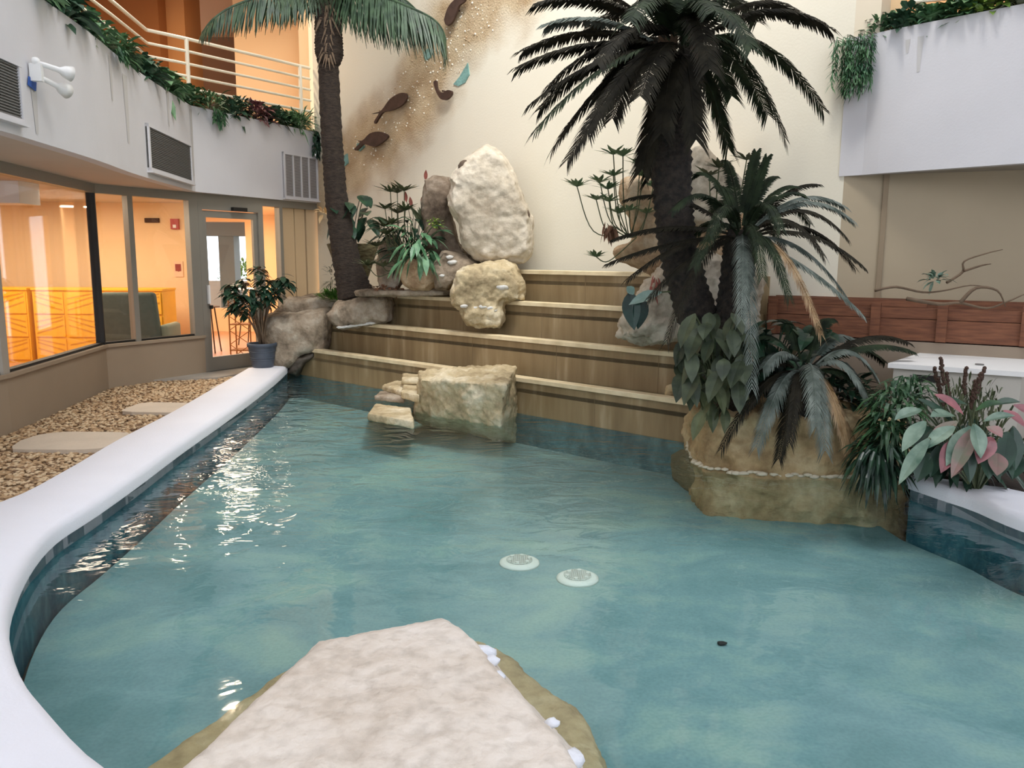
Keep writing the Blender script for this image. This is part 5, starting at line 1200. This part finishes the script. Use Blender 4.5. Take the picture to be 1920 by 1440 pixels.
hanging('trailing_vine', 215, 95, 112, .25, 90, L_IVY, 'short vine tips spilling over the balcony front near the streaks', strands=6, seed=33)
hanging('trailing_vine', 590, 250, 295, .22, 190, L_DARK, 'dark vine hanging down beside the white vent and the palm trunk', strands=8, seed=34, L_=.09, W_=.04)
# ------------------------------------------------------------------ greenery on the right balcony
FRP = FR
def plan_r(px, off=.12):
    r_ = on_fascia(px, 200, [V(x, y, 0) for x, y in offset(FR[::-1], -off)][::-1]); 
    return r_[0] if r_ else None
def on_right(px, py, out=.04):
    d = ray(px, py)
    for a, b in zip(FR, FR[1:]):
        e_ = b-a; det = d.x*(-e_.y)+e_.x*d.y
        tt = (a.x*(-e_.y)+e_.x*a.y)/det; u2_ = (d.x*a.y-d.y*a.x)/det
        if -.05 <= u2_ <= 1.02 and tt > 0:
            n_ = V(e_.y, -e_.x, 0).normalized()
            if n_.y > 0: n_ = -n_
            return CAM+d*tt+n_*out, e_.normalized(), n_
random.seed(41)
a, u_, n2_ = on_right(1608, 80); b, _, _ = on_right(1608, 188)
t = thing('hanging_asparagus_fern', 'thick feathery green fern hanging over the left end of the right balcony', 'plant', a); q = MB(); st = MB()
for k in range(34):
    s = rnd(-.16, .17); top_ = a+u_*s+V(0, 0, rnd(-.02, .05)); ln = (a.z-b.z)*rnd(.55, 1.08)*(1 if abs(s) < .13 else .85); bul = rnd(.02, .12)
    st.tube([top_-n2_*.12, top_+n2_*bul, top_+n2_*bul-V(0, 0, ln*.5), top_+n2_*bul*.6-V(0, 0, ln)], .003, 4)
    for j in range(34):
        f = j/34; p = top_+n2_*bul-V(0, 0, ln*f); q.leaf(p, n2_*rnd(0, .8)+u_*rnd(-1, 1)+V(0, 0, -rnd(.1, 1.2)), V(0, 0, 1), rnd(.05, .09), .014, .3, .2, 2)
q.build('foliage', L_IVY, t, origin=a); st.build('stem', L_OLIVE, t, origin=a)
rl = [(1640,'fern',L_BALC3,.15,.03,160,'feathery fern at the left end of the right balcony above the white wall corner'),
 (1690,'leafy_shrub',L_BALC,.15,.06,150,'dark leafy plant beneath the warm window of the right balcony'),
 (1740,'ivy',L_BALC3,.13,.06,170,'pale green ivy on the right balcony between the dark plant and the croton'),
 (1800,'leafy_shrub',L_BALC2,.16,.06,160,'mid green shrub in the middle of the right balcony planter'),
 (1850,'croton',L_LIME,.17,.06,130,'yellow tinged croton on the right balcony'),
 (1905,'leafy_shrub',L_OLIVE,.18,.06,150,'olive green plant at the right edge of the right balcony')]
for i, (px, nm, m, L_, W_, n_, lb) in enumerate(rl):
    r_ = on_right(px, 60, -.14)
    c = r_[0]; c.z = ZTR+.06
    clump(nm, c, (.16, .12, .11), n_, L_, W_, [m], lb, grp='plants along the right balcony', curve=.5, up=.6, seed=300+i)
    
q = MB(); q.wall([V(x, y, 0) for x, y in offset(FR[::-1], -.12)], ZTR-.18, ZTR-.03, -.26); struct(q.build('trim_right_planter', M_SOIL))
q = MB(); q.wall([V(x, y, 0) for x, y in offset(FR[::-1], -.38)], ZTR-.18, ZTR, -.04); struct(q.build('wall_right_planter_back', M_FASCIA))
# stain streaks, right balcony
q = MB()
for (x0, y0, x1, y1, w0) in ((1727,60,1722,135,.05),(1703,66,1700,100,.04)):
    a, u_, n_ = on_right(x0, y0+8, .003); b, _, _ = on_right(x1, y1, .003)
    q.add([a-u_*w0*.5, a+u_*w0*.5, V(a.x, a.y, b.z)+u_*w0*.2, V(a.x, a.y, b.z)-u_*w0*.2], [(0,1,2,3)])
struct(q.build('trim_stains_right', sm))
# ------------------------------------------------------------------ planting bed at lower right
random.seed(51)
def bed(px, py, Y): p = PY(px, py, Y); p.z = .10; return p
base = bed(1835, 880, 5.0); lv = []
def big_leaf_plant(name, lb, base, targets, m, L_, W_, mm=None):
    t2 = thing(name, lb, 'plant', base); st = MB(); q = MB()
    for (x0, y0, x1, y1, Yl, mi) in targets:
        p0, p1 = PY(x0, y0, Yl), PY(x1, y1, Yl-.08); q.m = mi
        st.tube(smooth_curve([base, base.lerp(p0, .6)+V(0, 0, .05), p0], 4), .006, 5)
        q.leaf(p0, (p1-p0), V(0, -.35, 1), (p1-p0).length, W_*rnd(.85, 1.15), .18, .3, 8, 1)
    st.build('stem', L_OLIVE, t2, origin=base); q.build('foliage', m, t2, origin=base); return t2
S_, G, D_m, Pk = 0, 1, 2, 3
MM = [L_STRIPE, L_MID, leafm('leaf_deep', (52, 78, 62), (34, 54, 44), .35), leafm('leaf_pink', (160, 100, 104), (112, 76, 80), .4), leafm('leaf_mauve', (150, 110, 108), (110, 110, 92), .4)]
tg = [(1728,768,1678,776,4.7,0),(1735,790,1692,835,4.6,0),(1742,822,1686,893,4.5,0),(1720,748,1800,790,4.75,2),(1795,790,1740,822,4.6,4),(1790,800,1735,830,4.55,0),(1752,740,1808,768,4.8,3),
 (1880,770,1925,795,4.6,3),(1900,760,1945,780,4.7,3),(1820,800,1775,860,4.5,0),(1830,800,1785,880,4.45,4),(1826,795,1840,850,4.4,0),(1850,800,1880,815,4.45,4),(1845,790,1905,770,4.55,0),(1860,820,1835,860,4.4,3),(1900,800,1905,870,4.5,2),(1890,810,1880,880,4.45,2),
 (1800,820,1765,875,4.5,3),(1770,830,1745,885,4.6,2),(1810,830,1820,895,4.45,2),(1850,840,1855,890,4.45,2),(1790,780,1745,770,4.7,0),(1830,770,1880,745,4.8,1),(1815,760,1760,740,4.9,2),(1860,760,1915,745,4.9,2),(1870,850,1870,885,4.4,4),(1740,850,1720,895,4.6,2),(1925,820,1940,880,4.6,2),(1800,850,1790,885,4.5,4),(1910,850,1900,890,4.5,2),(1750,800,1715,830,4.7,2)]
big_leaf_plant('striped_leaf_plant', 'large plant with silver striped and dusky pink leaves spilling over the coping at lower right', base, tg, MM, .2, .095)
clump('foliage_plant', V(base.x-.02, base.y+.16, .34), (.34,.16,.12), 150, .2, .07, [MM[2]], 'dark leafy plant under and behind the striped pink leaved plant', seed=52, up=.3)
base = PY(1800, 800, 5.25); base.z = .2
t = thing('snapdragon_spikes', 'upright plant with thin dark seed spikes behind the striped leaves', 'plant', base); st = MB(); q = MB()
for (x, y) in ((1763,672),(1752,690),(1775,700),(1812,690),(1838,700),(1845,690),(1758,710),(1830,715)):
    p = PY(x, y, 5.2+rnd(-.1, .1)); st.tube([base, base.lerp(p, .5)+V(rnd(-.03, .03), 0, 0), p], .006, 5)
    q = MB()
    for k in range(16): q.ico(p-(p-base).normalized()*(k*.012)+V(rnd(-.006,.006), rnd(-.006,.006), 0), .014, 1)
    q.build('seed_spike', M_DARKB, t, origin=base)
st.build('stem', L_OLIVE, t, origin=base)
clump('feathery_plant', V(base.x+.12, base.y+.1, .52), (.24,.16,.28), 420, .12, .014, [L_OLIVE], 'pale feathery green plant behind the pink leaves at the right', seed=53, kind='up')
o = clump('fern', PY(1675, 785, 5.35), (.15,.14,.22), 300, .17, .03, [L_MID], 'bright green fern between the rock planter and the striped leaved plant', seed=54, up=.4, kind='out', curve=1.0)
clump('fern', PY(1650, 850, 5.3), (.14,.12,.14), 240, .16, .028, [L_DARK], 'dark green fern hanging to the water at the right end of the rock planter', seed=55, up=-.2, curve=1.0)
clump('fern', PY(1705, 735, 5.5), (.12,.10,.10), 130, .2, .022, [L_MID], 'light green arching fern in front of the white cabinet door', seed=57, up=.6, curve=1.1)
clump('ground_fern', PY(1575, 735, 6.25), (.25,.15,.15), 150, .2, .05, [L_DARK], 'dark fern behind the low front sago palm', seed=56, up=.3)
# turquoise glass patches, shells and fish on the mural
def blob(name, pts, m, lb, cat, thick=.02, out=.0, grp=None):
    P = [PL(x, y, WALLC)+WN*out for x, y in pts]; n_ = len(P); q = MB()
    q.add(P+[p+WN*thick for p in P], [tuple(range(n_)), tuple(n_+k for k in reversed(range(n_)))]+[(i, (i+1) % n_, n_+(i+1) % n_, n_+i) for i in range(n_)])
    c = sum(P, V(0, 0, 0))/n_; return tag(q.build(name, m, origin=c), lb, cat, grp)
TQ = mat('turquoise_glass', (132, 176, 168), .4, .25, 12, bump=.4, bscale=40)
for pts, lb in (([(797,96),(806,90),(812,98),(808,108),(800,114),(795,106)],'small turquoise patch right under the palm frond tip on the mural'),
                ([(868,135),(878,118),(881,140),(873,155),(860,162),(851,158),(862,145)],'large turquoise patch above the small curled fish on the mural'),
                ([(670,270),(680,265),(685,276),(676,284),(669,280)],'turquoise patch at the tail of the lowest fish'),
                ([(645,292),(652,288),(654,306),(647,312),(643,302)],'turquoise patch beside the palm trunk, lowest on the mural')):
    blob('glass_patch', pts, TQ, lb, 'mural patch', .012, .0, 'turquoise patches on the mural')
def fish(pts, lb):
    P = smooth_curve([V(x, y, 0) for x, y in pts+[pts[0]]], 3)[:-1]
    o = blob('fish_sculpture', [(p.x, p.y) for p in P], M_FISH, lb, 'fish', .03, .06, 'metal fish on the mural wall')
    c = sum((PL(x, y, WALLC) for x, y in pts), V(0, 0, 0))/len(pts)
    q = MB(); q.tube([c, c+WN*.07], .01, 6); q.build('peg', M_DARKB, o, origin=o.location)
fish([(706,215),(724,209),(740,188),(758,177),(770,177),(772,186),(764,198),(746,208),(728,212),(720,222),(713,233),(711,229),(720,213)], 'brown metal fish swimming up right, second from the bottom')
fish([(672,262),(688,265),(702,252),(718,248),(730,251),(737,257),(728,267),(712,276),(698,273),(690,272),(678,283),(674,280),(684,268)], 'brown metal fish lowest on the mural above the sedge')
fish([(822,156),(827,153),(829,168),(838,176),(848,171),(856,173),(855,181),(846,189),(835,187),(827,174),(823,162)], 'small curled brown metal fish beside the turquoise patch')
fish([(842,40),(848,20),(858,6),(872,-4),(884,-6),(880,6),(870,14),(864,30),(856,46),(846,50)], 'brown metal fish highest on the mural, partly out of the picture')
random.seed(61); q = MB()
for k in range(300):
    f = rnd(0, 1); sp = rnd(-1, 1)*rnd(.4, 1); x = 665+f*250+sp*34; y = 300-f*290+sp*34*.9
    if x < 640: continue
    p = PL(x, y, WALLC); r_ = rnd(.005, .014); q.m = random.choice((0, 0, 1)); q.ico(p+WN*.004, r_, 1, (1, .6, 1), .3)
tag(q.build('shells', [mat('shell_white', (240, 232, 214), .5), mat('shell_tan', (188, 160, 124), .6)]), 'tiny pale shells and pebbles embedded along the sandy mural band', 'shells', kind='stuff')
